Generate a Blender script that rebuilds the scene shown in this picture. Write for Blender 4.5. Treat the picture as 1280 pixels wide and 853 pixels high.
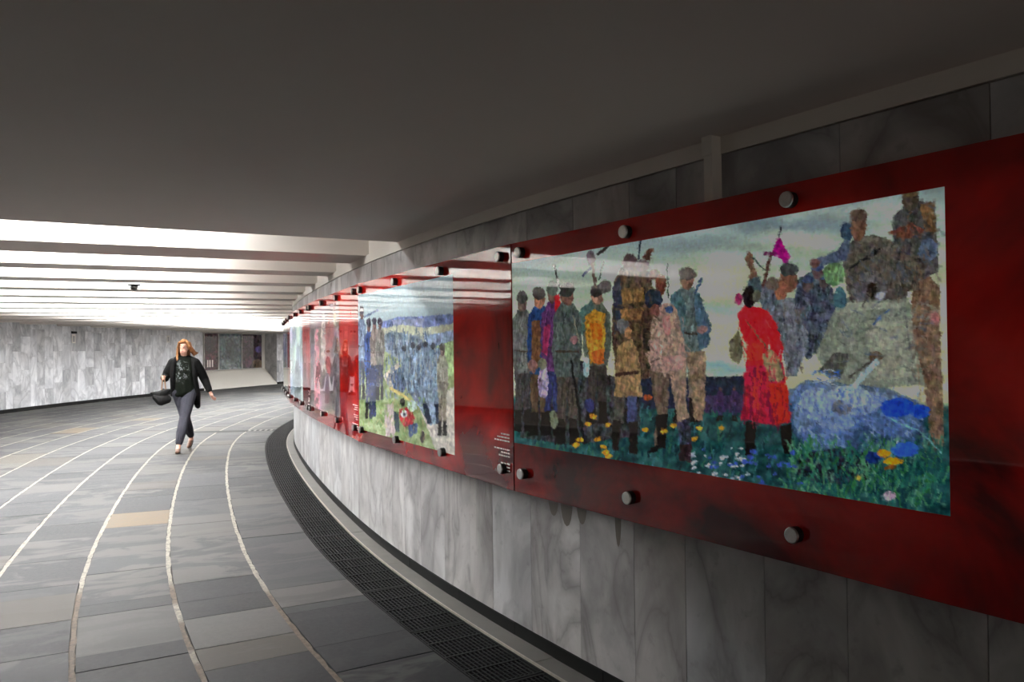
import bpy, bmesh, math, random
import numpy as np
from mathutils import Vector, Matrix

random.seed(7)
rng = np.random.default_rng(7)
for o in list(bpy.data.objects):
    bpy.data.objects.remove(o)
scene = bpy.context.scene
COL = scene.collection

# ------------------------------------------------------------------ camera, world, exposure
FPX, PITCH, ROLL, EYE = 995.0, math.radians(0.571), -0.01258, 1.5
cp, sp, cr, sr = math.cos(PITCH), math.sin(PITCH), math.cos(ROLL), math.sin(ROLL)
cam = bpy.data.objects.new('camera', bpy.data.cameras.new('camera'))
COL.objects.link(cam)
rt, up, fw = Vector((cr, -sr*sp, sr*cp)), Vector((-sr, -cr*sp, cr*cp)), Vector((0, cp, sp))
M = Matrix.Identity(4)
for i in range(3):
    M[i][0], M[i][1], M[i][2] = rt[i], up[i], -fw[i]
M[2][3] = EYE
cam.matrix_world = M
cam.data.sensor_width = 36.0
cam.data.sensor_fit = 'HORIZONTAL'
cam.data.lens = FPX/1280*36.0
cam.data.clip_start = 0.05
cam.data.clip_end = 200
scene.camera = cam

world = bpy.data.worlds.new('world')
scene.world = world
world.use_nodes = True
world.node_tree.nodes['Background'].inputs[0].default_value = (1.0, 0.92, 0.84, 1)
world.node_tree.nodes['Background'].inputs[1].default_value = 0.75

LAMP = 290.0                      # strength of the fluorescent tubes
scene.view_settings.view_transform = 'Standard'
scene.view_settings.look = 'None'
scene.view_settings.gamma = 1
scene.view_settings.use_curve_mapping = False
scene.view_settings.exposure = 0.08
try:
    scene.cycles.diffuse_bounces = 6
except Exception:
    pass

# ------------------------------------------------------------------ plan of the passage: an inner wall curve and offsets from it
KS = [-14, -4, 0, 3, 6, 9, 12, 15, 20, 30, 40]
TH = [-52.5, -36.8, -30.5, -22.5, -20.2, -17.5, -9.5, -4.0, 3.2, 17.9, 32.6]
_s = np.arange(-14, 40, .1)
_a = np.interp(_s, KS, np.radians(TH))
_k = np.hanning(21); _k /= _k.sum()
_a = np.convolve(np.pad(_a, 10, mode='edge'), _k, 'valid')
_x = np.concatenate([[0], np.cumsum(np.sin(_a)*.1)[:-1]])
_y = np.concatenate([[0], np.cumsum(np.cos(_a)*.1)[:-1]])
_i0 = int(np.argmin(np.abs(_s)))
_x = _x-_x[_i0]-0.0189
_y = _y-_y[_i0]+4.2067

def plan(s, off):
    s = np.asarray(s, float); off = np.asarray(off, float)
    a = np.interp(s, _s, _a)
    return np.interp(s, _s, _x)-np.cos(a)*off, np.interp(s, _s, _y)+np.sin(a)*off

def P(s, off, z):
    x, y = plan(s, off)
    return (float(x), float(y), float(z))

def heading(s):
    return float(np.interp(s, _s, _a))

def to_px(x, y, z):
    x, y, z = np.asarray(x, float), np.asarray(y, float), np.asarray(z, float)-EYE
    yc = y*cp+z*sp; zc = -y*sp+z*cp
    u, v = x/yc, zc/yc
    u, v = cr*u+sr*v, -sr*u+cr*v
    return 640+FPX*u, 426.5-FPX*v

def s_at_px(px, off, lo, hi, z=1.5):
    """arc length at which the line at offset off is seen at picture column px"""
    ss = np.arange(lo, hi, .01)
    x, y = plan(ss, off)
    u, v = to_px(x, y, z+0*x)
    return float(ss[np.argmin(np.abs(u-px))])

W_OUT, D_PAN, CEIL, MARB_TOP = 8.49, 0.155, 2.27, 2.203
def out_off(s):
    return W_OUT+max(0.0, s-23)*.07
def ceil_z(off):
    return CEIL+.007*off

# ------------------------------------------------------------------ helpers
def lin(c):
    c = np.asarray(c, float)/255.0
    return np.where(c <= .04045, c/12.92, ((c+.055)/1.055)**2.4)

def link(name, me, mat=None, parent=None):
    o = bpy.data.objects.new(name, me)
    COL.objects.link(o)
    if mat is not None and me is not None and len(me.materials) == 0:
        me.materials.append(mat)
    if parent is not None:
        o.parent = parent
    return o

def mesh(name, verts, faces, mat=None, parent=None, uv=None, tone=None, smooth=False):
    me = bpy.data.meshes.new(name)
    me.from_pydata([tuple(v) for v in verts], [], faces)
    if uv is not None:
        l = me.uv_layers.new(name='UVMap')
        idx = np.zeros(len(me.loops), int); me.loops.foreach_get('vertex_index', idx)
        l.data.foreach_set('uv', np.asarray(uv, float)[idx].ravel())
    if tone is not None:
        at = me.color_attributes.new('tone', 'FLOAT_COLOR', 'POINT')
        t = np.asarray(tone, float)
        if t.ndim == 1: t = np.tile(t, (len(verts), 1))
        at.data.foreach_set('color', t.ravel())
    if smooth:
        me.polygons.foreach_set('use_smooth', [True]*len(me.polygons))
    me.update()
    return link(name, me, mat, parent)

def empty(name, loc=(0, 0, 0), rz=0):
    o = bpy.data.objects.new(name, None)
    COL.objects.link(o)
    o.location = loc; o.rotation_euler = (0, 0, rz); o.empty_display_size = .1
    return o

def tag(o, label=None, cat=None, group=None, kind=None):
    if label: o['label'] = label
    if cat: o['category'] = cat
    if group: o['group'] = group
    if kind: o['kind'] = kind
    return o

BOXF = [(0, 3, 2, 1), (4, 5, 6, 7), (0, 1, 5, 4), (1, 2, 6, 5), (2, 3, 7, 6), (3, 0, 4, 7)]
class MB:
    """collects curved blocks (in s, off, z) or plain boxes and tubes as one mesh"""
    def __init__(self): self.v = []; self.f = []; self.uv = []; self.t = []
    def raw(self, v, f, uv=None, tone=(1, 1, 1, 1)):
        n = len(self.v); self.v += list(v); self.f += [tuple(n+i for i in q) for q in f]
        self.uv += list(uv) if uv is not None else [(p[0], p[1]) for p in v]
        self.t += [tone]*len(v)
        return self
    def block(self, s0, s1, o0, o1, z0, z1, seg=1, uvmode='so', tone=(1, 1, 1, 1), zf=None):
        ss = np.linspace(s0, s1, seg+1); v = []; uv = []
        for s in ss:
            for o, z in ((o0, z0), (o1, z0), (o1, z1), (o0, z1)):
                zz = z+(zf(o) if zf else 0)
                v.append(P(s, o, zz)); uv.append((s, o) if uvmode == 'so' else (s, z))
        f = [(0, 1, 2, 3)]
        for i in range(seg):
            a = 4*i; b = a+4
            f += [(a, b, b+1, a+1), (a+1, b+1, b+2, a+2), (a+2, b+2, b+3, a+3), (a+3, b+3, b, a)]
        a = 4*seg
        f += [(a+3, a+2, a+1, a)]
        return self.raw(v, f, uv, tone)
    def box(self, c, h, m=None):
        v = []
        for z in (-1, 1):
            for x, y in ((-1, -1), (1, -1), (1, 1), (-1, 1)):
                p = Vector((x*h[0], y*h[1], z*h[2]))
                if m is not None: p = m @ p
                v.append(tuple(p+Vector(c)))
        return self.raw(v, BOXF)
    def tube(self, a, b, r0, r1=None, n=10, caps=True):
        a, b = Vector(a), Vector(b); r1 = r0 if r1 is None else r1
        d = (b-a).normalized(); x = d.orthogonal().normalized(); y = d.cross(x)
        v = []
        for p, r in ((a, r0), (b, r1)):
            for i in range(n):
                t = 2*math.pi*i/n
                v.append(tuple(p+x*(r*math.cos(t))+y*(r*math.sin(t))))
        f = [(i, (i+1) % n, n+(i+1) % n, n+i) for i in range(n)]
        if caps: f += [tuple(reversed(range(n))), tuple(range(n, 2*n))]
        return self.raw(v, f)
    def build(self, name, mat, parent=None, smooth=False):
        return mesh(name, self.v, self.f, mat, parent, self.uv, self.t, smooth)

# ------------------------------------------------------------------ materials
def newmat(name):
    m = bpy.data.materials.new(name); m.use_nodes = True
    nt = m.node_tree
    b = nt.nodes['Principled BSDF']
    return m, nt, b
def N(nt, t, **kw):
    n = nt.nodes.new(t)
    for k, v in kw.items():
        if k in n.inputs: n.inputs[k].default_value = v
        else: setattr(n, k, v)
    return n
def mix(nt, fac, a, b, mode='MIX'):
    n = nt.nodes.new('ShaderNodeMix'); n.data_type = 'RGBA'; n.blend_type = mode
    for sock, val in ((0, fac), (6, a), (7, b)):
        if hasattr(val, 'is_output'): nt.links.new(val, n.inputs[sock])
        elif sock == 0: n.inputs[0].default_value = val
        else: n.inputs[sock].default_value = (*val[:3], 1)
    return n.outputs[2]
def ramp(nt, fac, stops):
    n = nt.nodes.new('ShaderNodeValToRGB'); e = n.color_ramp.elements
    while len(e) < len(stops): e.new(.5)
    for el, (p, c) in zip(e, stops):
        el.position = p; el.color = (c, c, c, 1) if not hasattr(c, '__len__') else (*c[:3], 1)
    nt.links.new(fac, n.inputs[0])
    return n.outputs[0]
def math_(nt, op, a, b=None):
    n = nt.nodes.new('ShaderNodeMath'); n.operation = op
    for i, v in enumerate((a, b)):
        if v is None: continue
        if hasattr(v, 'is_output'): nt.links.new(v, n.inputs[i])
        else: n.inputs[i].default_value = v
    return n.outputs[0]
def uvcoord(nt, scale=(1, 1, 1), rand=True, rot=0):
    tc = N(nt, 'ShaderNodeTexCoord'); mp = N(nt, 'ShaderNodeMapping')
    mp.inputs['Scale'].default_value = scale; mp.inputs['Rotation'].default_value = (0, 0, rot)
    nt.links.new(tc.outputs['UV'], mp.inputs[0])
    out = mp.outputs[0]
    if rand:
        oi = N(nt, 'ShaderNodeObjectInfo')
        k = math_(nt, 'MULTIPLY', oi.outputs['Random'], 40.0)
        ad = nt.nodes.new('ShaderNodeVectorMath'); ad.operation = 'ADD'
        nt.links.new(out, ad.inputs[0]); nt.links.new(k, ad.inputs[1])
        out = ad.outputs[0]
    return out
def noise(nt, co, scale, detail=5, rough=.55, dist=0):
    n = N(nt, 'ShaderNodeTexNoise', Scale=scale, Detail=detail, Roughness=rough, Distortion=dist)
    if co is not None: nt.links.new(co, n.inputs['Vector'])
    return n.outputs['Fac']
def bump(nt, b, h, strength=.2, dist=.005):
    n = N(nt, 'ShaderNodeBump', Strength=strength, Distance=dist)
    nt.links.new(h, n.inputs['Height']); nt.links.new(n.outputs[0], b.inputs['Normal'])
def plain(name, col, rough=.6, metal=0.0, var=.12, scale=12.0, bmp=0.0, spec=.5):
    m, nt, b = newmat(name)
    tc = N(nt, 'ShaderNodeTexCoord')
    f = noise(nt, tc.outputs['Object'], scale, 4)
    c = mix(nt, f, [x*(1-var) for x in col], [min(1, x*(1+var)) for x in col])
    nt.links.new(c, b.inputs['Base Color'])
    b.inputs['Roughness'].default_value = rough; b.inputs['Metallic'].default_value = metal
    b.inputs['Specular IOR Level'].default_value = spec
    if bmp: bump(nt, b, f, bmp)
    return m

def marble(name, base, dark, vein, rough=.32):
    m, nt, b = newmat(name)
    co = uvcoord(nt)
    tone = N(nt, 'ShaderNodeVertexColor', layer_name='tone')
    cl = noise(nt, uvcoord(nt, (1.5, 1.0, 1), rot=.6), 1.7, 5, .55, .7)
    c = mix(nt, ramp(nt, cl, [(.38, 0), (.62, 1)]), base, dark)
    v = noise(nt, uvcoord(nt, (1.5, .8, 1), rot=.5), 1.5, 5, .5, 1.0)
    rid = math_(nt, 'ABSOLUTE', math_(nt, 'SUBTRACT', v, .5))
    vm = ramp(nt, rid, [(0.0, .55), (.014, .36), (.08, 0)])
    c = mix(nt, vm, c, vein)
    sp_ = noise(nt, co, 16, 5, .6)
    c = mix(nt, ramp(nt, sp_, [(.58, 0), (.75, .35)]), c, vein)
    c = mix(nt, 1.0, c, tone.outputs[0], 'MULTIPLY')
    nt.links.new(c, b.inputs['Base Color'])
    b.inputs['Roughness'].default_value = rough
    b.inputs['Specular IOR Level'].default_value = .35
    return m

MAT = {}
MAT['marble'] = marble('marble', lin((203, 202, 201)), lin((160, 158, 158)), lin((100, 95, 95)))
MAT['marble_grey'] = marble('marble_outer', lin((232, 232, 233)), lin((192, 193, 196)), lin((140, 140, 144)), .4)
MAT['grout'] = plain('wall_grout', lin((105, 98, 90)), .9)
MAT['plaster'] = plain('ceiling_plaster', lin((216, 209, 201)), .85, var=.03, scale=3)
MAT['white_paint'] = plain('white_trim_paint', lin((214, 209, 200)), .6, var=.04)
MAT['black_base'] = plain('black_stone', lin((15, 15, 15)), .6, var=.4, spec=.15)
MAT['steel'] = plain('brushed_steel', (.55, .54, .52), .33, 1.0, .2, 120)
MAT['black_rubber'] = plain('black_rubber', (.008, .008, .008), .5)
MAT['iron'] = plain('cast_iron', lin((24, 24, 25)), .7, 0.0, .3, 30, .2, spec=.12)
MAT['dark_pit'] = plain('dark_channel', lin((22, 22, 22)), .9)
MAT['concrete'] = plain('kerb_concrete', lin((92, 90, 86)), .8, 0, .18, 9, .15)
MAT['pale_edge'] = plain('pale_mortar_edge', lin((150, 144, 134)), .85, 0, .25, 30)
MAT['screed'] = plain('floor_bed', lin((42, 40, 38)), .95)
MAT['housing'] = plain('lamp_housing', lin((225, 225, 225)), .5, var=.02)

m, nt, b = newmat('fluorescent_tube')
b.inputs['Emission Color'].default_value = (.965, .985, 1, 1)
b.inputs['Emission Strength'].default_value = LAMP
b.inputs['Base Color'].default_value = (.9, .9, .9, 1)
MAT['tube'] = m

# floor tiles: tone rgb = stone colour, tone alpha = how worn it is
def tile_mat(name, brick=False):
    m, nt, b = newmat(name)
    tone = N(nt, 'ShaderNodeVertexColor', layer_name='tone')
    co = uvcoord(nt, (2.2, .9, 1))
    big = noise(nt, co, 1.7, 5, .6, .8)
    fine = noise(nt, uvcoord(nt, (1, 1, 1)), 38, 4, .7)
    worn = ramp(nt, big, [(.47, 0), (.53, 1)])
    wf = math_(nt, 'MULTIPLY', worn, tone.outputs['Alpha'])
    c = mix(nt, wf, tone.outputs[0], lin((86, 85, 83)))
    c = mix(nt, ramp(nt, fine, [(.3, .78), (.7, 1.1)]), (0, 0, 0), c)
    c = mix(nt, .3, c, mix(nt, fine, (0, 0, 0), c))
    hb = fine
    if brick:
        br = N(nt, 'ShaderNodeTexBrick', Scale=7.0)
        br.inputs['Mortar Size'].default_value = .03
        nt.links.new(uvcoord(nt, (1, 1, 1), False), br.inputs['Vector'])
        br.inputs['Color1'].default_value = (.8, .8, .8, 1); br.inputs['Color2'].default_value = (1, 1, 1, 1)
        br.inputs['Mortar'].default_value = (1.9, 1.8, 1.6, 1)
        c = mix(nt, 1.0, c, br.outputs[0], 'MULTIPLY')
    nt.links.new(c, b.inputs['Base Color'])
    rr = ramp(nt, fine, [(.3, .55), (.7, .7)])
    nt.links.new(rr, b.inputs['Roughness']); b.inputs['Specular IOR Level'].default_value = .12
    bump(nt, b, hb, .12, .003)
    return m
MAT['tile'] = tile_mat('slate_tile')
MAT['tile_mosaic'] = tile_mat('slate_mosaic', True)

m, nt, b = newmat('ring_joint')
tone = N(nt, 'ShaderNodeVertexColor', layer_name='tone')
f = noise(nt, uvcoord(nt), 30, 4, .7)
c = mix(nt, ramp(nt, f, [(.35, .45), (.6, 1)]), (0, 0, 0), tone.outputs[0])
nt.links.new(c, b.inputs['Base Color']); b.inputs['Roughness'].default_value = .8
bump(nt, b, f, .5, .006)
MAT['joint'] = m

# printed acrylic: colours from the print, a clear glossy face
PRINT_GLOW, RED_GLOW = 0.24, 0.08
def print_mat(name, red=False, attr='paint'):
    m, nt, b = newmat(name)
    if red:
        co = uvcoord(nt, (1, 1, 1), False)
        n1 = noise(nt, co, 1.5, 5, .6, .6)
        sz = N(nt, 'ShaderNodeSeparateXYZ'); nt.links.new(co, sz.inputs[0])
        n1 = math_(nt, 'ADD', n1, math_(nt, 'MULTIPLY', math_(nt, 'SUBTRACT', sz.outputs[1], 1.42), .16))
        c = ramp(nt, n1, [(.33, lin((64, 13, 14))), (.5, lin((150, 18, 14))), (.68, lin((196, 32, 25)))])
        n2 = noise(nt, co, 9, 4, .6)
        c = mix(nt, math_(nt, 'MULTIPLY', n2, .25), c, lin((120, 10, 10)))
    else:
        a = N(nt, 'ShaderNodeVertexColor', layer_name=attr)
        c = a.outputs[0]
    nt.links.new(c, b.inputs['Base Color'])
    b.inputs['Roughness'].default_value = .03
    b.inputs['IOR'].default_value = 1.5
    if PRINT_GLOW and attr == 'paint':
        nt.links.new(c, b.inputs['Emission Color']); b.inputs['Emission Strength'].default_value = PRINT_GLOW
        if red:      # light box falloff painted in: glow fades at top and bottom edges
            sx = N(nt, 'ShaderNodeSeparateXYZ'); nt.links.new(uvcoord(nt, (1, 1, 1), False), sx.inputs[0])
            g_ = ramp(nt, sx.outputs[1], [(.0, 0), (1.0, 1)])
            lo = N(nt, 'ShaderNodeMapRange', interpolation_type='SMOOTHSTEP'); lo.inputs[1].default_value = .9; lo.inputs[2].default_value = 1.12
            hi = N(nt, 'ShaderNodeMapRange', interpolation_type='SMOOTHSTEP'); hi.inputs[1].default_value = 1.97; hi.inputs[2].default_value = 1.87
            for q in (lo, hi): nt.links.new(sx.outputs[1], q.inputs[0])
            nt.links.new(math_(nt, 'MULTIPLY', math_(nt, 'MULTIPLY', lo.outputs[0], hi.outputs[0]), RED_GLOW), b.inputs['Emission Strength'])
    return m
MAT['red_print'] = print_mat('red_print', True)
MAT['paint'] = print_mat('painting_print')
MAT['white_ink'] = plain('white_ink', lin((235, 225, 220)), .3)
MAT['box_side'] = plain('panel_back', lin((60, 12, 10)), .5)

# ------------------------------------------------------------------ the floor
S0, S1 = -9.0, 35.0
floor = MB()
def strip(mb, s0, s1, o0, o1, z, step=.5, flip=False):
    ss = np.linspace(s0, s1, int((s1-s0)/step)+2); v = []; uv = []
    for s in ss:
        for o in (o0(s) if callable(o0) else o0, o1(s) if callable(o1) else o1):
            v.append(P(s, o, z(o) if callable(z) else z)); uv.append((s, o))
    f = [(2*i, 2*i+1, 2*i+3, 2*i+2) for i in range(len(ss)-1)]
    if flip: f = [tuple(reversed(q)) for q in f]
    mb.raw(v, f, uv)
def wallstrip(mb, s0, s1, off, z0, z1, step=.5, flip=False):
    ss = np.linspace(s0, s1, int((s1-s0)/step)+2); v = []; uv = []
    for s in ss:
        o = off(s) if callable(off) else off
        for z in (z0, z1):
            v.append(P(s, o, z)); uv.append((s, z))
    f = [(2*i, 2*i+1, 2*i+3, 2*i+2) for i in range(len(ss)-1)]
    if flip: f = [tuple(reversed(q)) for q in f]
    mb.raw(v, f, uv)
strip(floor, S0, S1, .118, lambda s: out_off(s)+.7, -.16)
strip(floor, S0, S1, .454, lambda s: out_off(s)+.02, -.022)
wallstrip(floor, S0, S1, .454, -.16, -.022)
FLOOR = tag(floor.build('floor', MAT['screed']), kind='structure')
pit = MB(); strip(pit, S0, S1, .118, .454, -.12)
pit.build('drain_channel', MAT['dark_pit'], FLOOR)

DARK, DK2, MID, LIGHT, TAN, BRN = [lin(c) for c in ((42, 43, 45), (54, 55, 57), (61, 62, 64), (78, 77, 76), (98, 86, 71), (70, 67, 63))]
NEAR = {  # explicit joints and stones close to the camera, by strip
 0: ([.0, .35, .92, 1.04, 1.42, 2.0, 2.9, 3.6], [(DARK, .1), (DARK, .05), (DK2, .1), (LIGHT, .7), (MID, .2), (MID, .3), (DK2, .4), ]),
 1: ([-.3, .33, .62, 1.1, 1.42, 1.82, 2.5, 3.2], [(DARK, .05), (BRN, .5), (LIGHT, .55), (DARK, .05), (DARK, .05), (MID, .9), (MID, .8)]),
 2: ([-.3, .6, .8, 1.42, 1.62, 2.3, 3.0, 3.78, 4.42], [(DARK, .1), (DARK, .05), (LIGHT, .6), (DK2, .1), (MID, .9), (MID, .9), (MID, .7), (TAN, .2)]),
 3: ([.2, .9, 1.4, 1.92, 2.12, 2.8, 3.5], [(DK2, .5), (DARK, .25), (BRN, .2), (MID, .3), (DK2, .6), (MID, .8)]),
}
JW = .0165
tiles = []
for k in range(15):
    o0 = .454 if k == 0 else .965+.528*(k-1)+JW
    o1 = .965+.528*k-JW
    if k == 15: o1 = W_OUT
    s = -3.0-random.random()*.5
    cuts = []
    stones = []
    if k in NEAR:
        c0, st = NEAR[k]
        while s < c0[0]-.3:
            cuts.append(s); stones.append((DARK if random.random() < .6 else MID, random.random()*.5)); s += random.choice((.35, .5, .6, .75))
        if not cuts: cuts.append(c0[0]-.5); stones.append((DARK, .1))
        for a, q in zip(c0[:-1], st): cuts.append(a); stones.append(q)
        s = c0[-1]
    while s < 33:
        cuts.append(s)
        r = random.random()
        col = DK2 if r < .3 else MID if r < .8 else LIGHT if r < .93 else BRN
        w = random.random()**1.0*.9
        if k in (7, 6) and abs(s-12.5) < .45 or k == 6 and abs(s-14.7) < .5: col = TAN; w = .1
        stones.append((col, w))
        s += random.choice((.35, .45, .55, .6, .7, .85, 1.0))
    cuts.append(s)
    for i in range(len(cuts)-1):
        a, bb = cuts[i], cuts[i+1]
        col, w = stones[i]
        j = 1+random.uniform(-.13, .13)
        tiles.append((k, a+.002, bb-.002, o0, o1, np.append(np.clip(col*j, 0, 1), w), random.uniform(-.0015, .0008)))
# last strip along the outer wall
def px_area(t):
    k, a, bb, o0, o1, c, z = t
    q = [to_px(*P(s, o, 0)) for s, o in ((a, o0), (bb, o0), (bb, o1), (a, o1))]
    d = [P(s, o, 0)[1] for s, o in ((a, o0), (bb, o0), (bb, o1), (a, o1))]
    if min(d) < 1.2: return 0
    cx, cy = np.mean([p[0] for p in q]), np.mean([p[1] for p in q])
    if not (-60 < cx < 760 and cy < 900): return 0
    return .5*abs(sum(q[i][0]*q[(i+1) % 4][1]-q[(i+1) % 4][0]*q[i][1] for i in range(4)))
tiles.sort(key=px_area, reverse=True)
rest = MB()
for i, (k, a, bb, o0, o1, c, z) in enumerate(tiles):
    mos = k == 5+1 and False
    mos = (k == 6 and 5.5 < a < 10.5)
    mb = MB() if i < 290 or mos else rest
    mb.block(a, bb, o0, o1, -.021, z, 1 if bb-a < .7 else 2, tone=tuple(c))
    if mb is not rest:
        mb.build('floor_tile', MAT['tile_mosaic'] if mos else MAT['tile'], FLOOR)
tag(rest.build('far_floor_tiles', MAT['tile'], FLOOR), kind='stuff')
eg = MB(); strip(eg, S0, S1, .965+.528*14+JW, out_off, -.002)
eg.t = [(*MID, .3)]*len(eg.v); eg.build('floor_border', MAT['tile'], FLOOR)
# pale ring joints between the strips
PALE, WORN = lin((138, 132, 121)), lin((88, 75, 61))
for k in range(15):
    o = .965+.528*k
    ss = np.arange(-3.5, 33, .08); v = []; uv = []; t = []
    lim = {0: 1.42, 1: 1.85, 2: 1.95, 3: .6}.get(k, -9)
    for s in ss:
        wn = 1/(1+math.exp(min(60, (s-lim)*30)))
        if k == 1 and 1.12 < s < 1.4: wn = .1
        if k == 1 and .45 < s < .6: wn = .3
        jit = random.uniform(-.004, .004); jw = random.uniform(-.006, .001)
        for d in (-JW-.001-jw, JW+.001+jw):
            v.append(P(s, o+d+jit, -.0015-.006*wn)); uv.append((s, o+d))
            t.append((*(PALE*(1-wn)+WORN*wn), 1))
    f = [(2*i, 2*i+1, 2*i+3, 2*i+2) for i in range(len(ss)-1)]
    mesh('ring_joint', v, f, MAT['joint'], FLOOR, uv, t)

# kerb beside the wall
kerb = empty('kerb'); tag(kerb, kind='structure')
s = -5.0
while s < 20:
    l = random.uniform(.85, 1.2)
    MB().block(s+.002, s+l-.002, 0.0, .111, -.15, .006+random.uniform(-.001, .001), 4).build('kerb_stone', MAT['concrete'], kerb)
    s += l
ke = MB().block(-5, 20, .111, .118, -.15, .006, 100); ke.build('kerb_edge', MAT['pale_edge'], kerb)

# iron grates over the drain
def make_grate(s0, L):
    s1 = s0+L
    fr = MB()
    for a, bb in ((s0+.004, s0+.02), (s1-.02, s1-.004)):
        fr.block(a, bb, .124, .448, -.03, -.002)
    fr.block(s0+.004, s1-.004, .124, .134, -.03, -.002, 4); fr.block(s0+.004, s1-.004, .438, .448, -.03, -.002, 4)
    for q in (.25, .5, .75):
        fr.block(s0+L*q-.009, s0+L*q+.009, .13, .44, -.03, -.002)
    g = fr.build('floor_grate', MAT['iron'])
    br = MB()
    nb = 13
    for i in range(nb):
        o = .134+(.438-.134)*(i+.5)/nb
        br.block(s0+.01, s1-.01, o-.0045, o+.0045, -.03, -.004, 4)
    n = 20
    for i in range(1, n):
        x = s0+L*i/n
        br.block(x-.0035, x+.0035, .13, .44, -.03, -.006)
    tag(br.build('grate_bars', MAT['iron'], g), kind='stuff')
    return g
for i in range(-4, 17):
    g = make_grate(.3+.8*i, .8)
    tag(g, 'dark iron drain grate set in the floor channel along the curved kerb', 'grate', 'drain grates along the kerb')
# slotted drain across the walkway
cd = MB().block(11.8, 12.1, .46, 2.0, -.02, .001, 1); cdo = cd.build('cross_drain', MAT['iron'])
tag(cdo, 'narrow slotted drain cover lying across the floor beyond the walking woman', 'drain')
for i in range(5):
    o = .50+i*.1
    MB().block(11.83, 12.07, o, o+.045, .0005, .003).build('rib', MAT['concrete'], cdo)

# ------------------------------------------------------------------ inner wall
wi = MB()
wallstrip(wi, S0, S1, -.028, 0, 2.75, .5)
WIN = tag(wi.build('wall_inner', MAT['grout']), kind='structure')
def slab_cols(start, end, explicit=()):
    cuts = list(explicit)
    s = cuts[-1] if cuts else start
    while s < end:
        s += random.choice((.28, .33, .36, .4, .42)); cuts.append(s)
    s = cuts[0]
    while s > start:
        s -= random.choice((.3, .36, .4)); cuts.insert(0, s)
    return cuts
low = slab_cols(-6.5, 18, (-2.95, -2.42, -2.0, -1.68, -1.3, -1.0, -.62, -.2, .2, .48))
top = slab_cols(-6.5, 18, (-2.9, -2.45, -2.0, -1.48, -1.28, -1.0, -.6, -.2, .25))
SLABS = 0
for i in range(len(low)-1):
    zt = random.choice((.95, 1.05, 1.2))
    for z0, z1 in ((.07, zt), (zt, 1.72)):
        g = random.uniform(.8, 1.02); w = random.uniform(-.02, .02)
        MB().block(low[i]+.0015, low[i+1]-.0015, -.03, random.uniform(-.001, .0008), z0+.0015, z1-.0015, 1, 'sz', (g+w, g, g-w, 1)).build('marble_slab', MAT['marble'], WIN)
for i in range(len(top)-1):
    g = random.uniform(.74, 1.0); w = random.uniform(-.02, .02)
    MB().block(top[i]+.0015, top[i+1]-.0015, -.03, random.uniform(-.001, .0008), 1.7215, MARB_TOP-.0015, 1, 'sz', (g+w, g, g-w, 1)).build('marble_slab', MAT['marble'], WIN)
tr = MB().block(-6.5, 18, -.03, .004, MARB_TOP+.004, CEIL+.004, 100)
tag(tr.build('trim_1', MAT['white_paint']), kind='structure')
bs = empty('baseboard_inner'); tag(bs, kind='structure')
s = -4.0
while s < 16:
    l = random.uniform(.28, .42)
    MB().block(s+.001, s+l-.001, -.02, .006+random.uniform(0, .002), .004, .069, 1).build('skirting_stone', MAT['black_base'], bs)
    s += l
cv = MB().block(-1.515, -1.475, .0, .05, 1.86, CEIL, 1); cvo = cv.build('conduit', MAT['white_paint'])
tag(cvo, 'pale upright cable duct on the marble above the red panel', 'conduit')
MB().block(-1.52, -1.47, .05, .056, 2.2, CEIL, 1).build('duct_cap', MAT['white_paint'], cvo)
# damp runs under the first panel
st = plain('damp_stain', lin((128, 118, 108)), .5)
# ------------------------------------------------------------------ outer wall with its niche
SN0 = s_at_px(253.5, out_off(26.3), 23, 29)
SN1 = s_at_px(347.5, out_off(29.9), 27, 33)
ND = .65
wo = MB()
for a, bb in ((S0, SN0), (SN1, S1)):
    wallstrip(wo, a, bb, lambda s: out_off(s)+.03, 0, 2.9, .5, True)
WOUT = tag(wo.build('wall_outer', MAT['grout']), kind='structure')
def outer_slabs(a, bb, n):
    cuts = []
    s = a
    while s < bb-.2:
        cuts.append(s); s += random.choice((.24, .28, .33, .36))
    cuts.append(bb)
    for i in range(len(cuts)-1):
        z = .1; rows = [z]
        z += random.choice((.45, .6, .95))
        while z < 2.25:
            rows.append(z); z += random.choice((.55, .75, .9, 1.1))
        rows.append(2.45)
        for z0, z1 in zip(rows[:-1], rows[1:]):
            g = random.choice((1.0, .97, .93, .9, .84)) if random.random() < .82 else random.uniform(.62, .74)
            s0, s1 = cuts[i]+.0015, cuts[i+1]-.0015
            oa, ob = out_off(s0), out_off(s1)
            v = []; uv = []
            for s_, o_ in ((s0, oa), (s1, ob)):
                for dd, z_ in ((.03, z0), (0, z0), (0, z1), (.03, z1)):
                    zz = z_+(.0015 if z_ == z0 else -.0015)
                    v.append(P(s_, o_+dd, zz)); uv.append((s_*1.2, zz))
            mesh('marble_slab', v, [(0, 1, 2, 3), (0, 4, 5, 1), (1, 5, 6, 2), (2, 6, 7, 3), (3, 7, 4, 0), (7, 6, 5, 4)], MAT['marble_grey'], WOUT, uv, (g, g, g*1.01, 1))
outer_slabs(14.0, SN0, 0)
outer_slabs(SN1, 33.0, 0)
bo = MB(); 
for a, bb in ((8, SN0), (SN1, 33)):
    ss = np.linspace(a, bb, 40)
    for q0, q1 in zip(ss[:-1], ss[1:]):
        bo.block(q0, q1, out_off(q0)-.012, out_off(q0)+.03, 0, .1)
tag(bo.build('baseboard_outer', MAT['black_base']), kind='structure')
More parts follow.
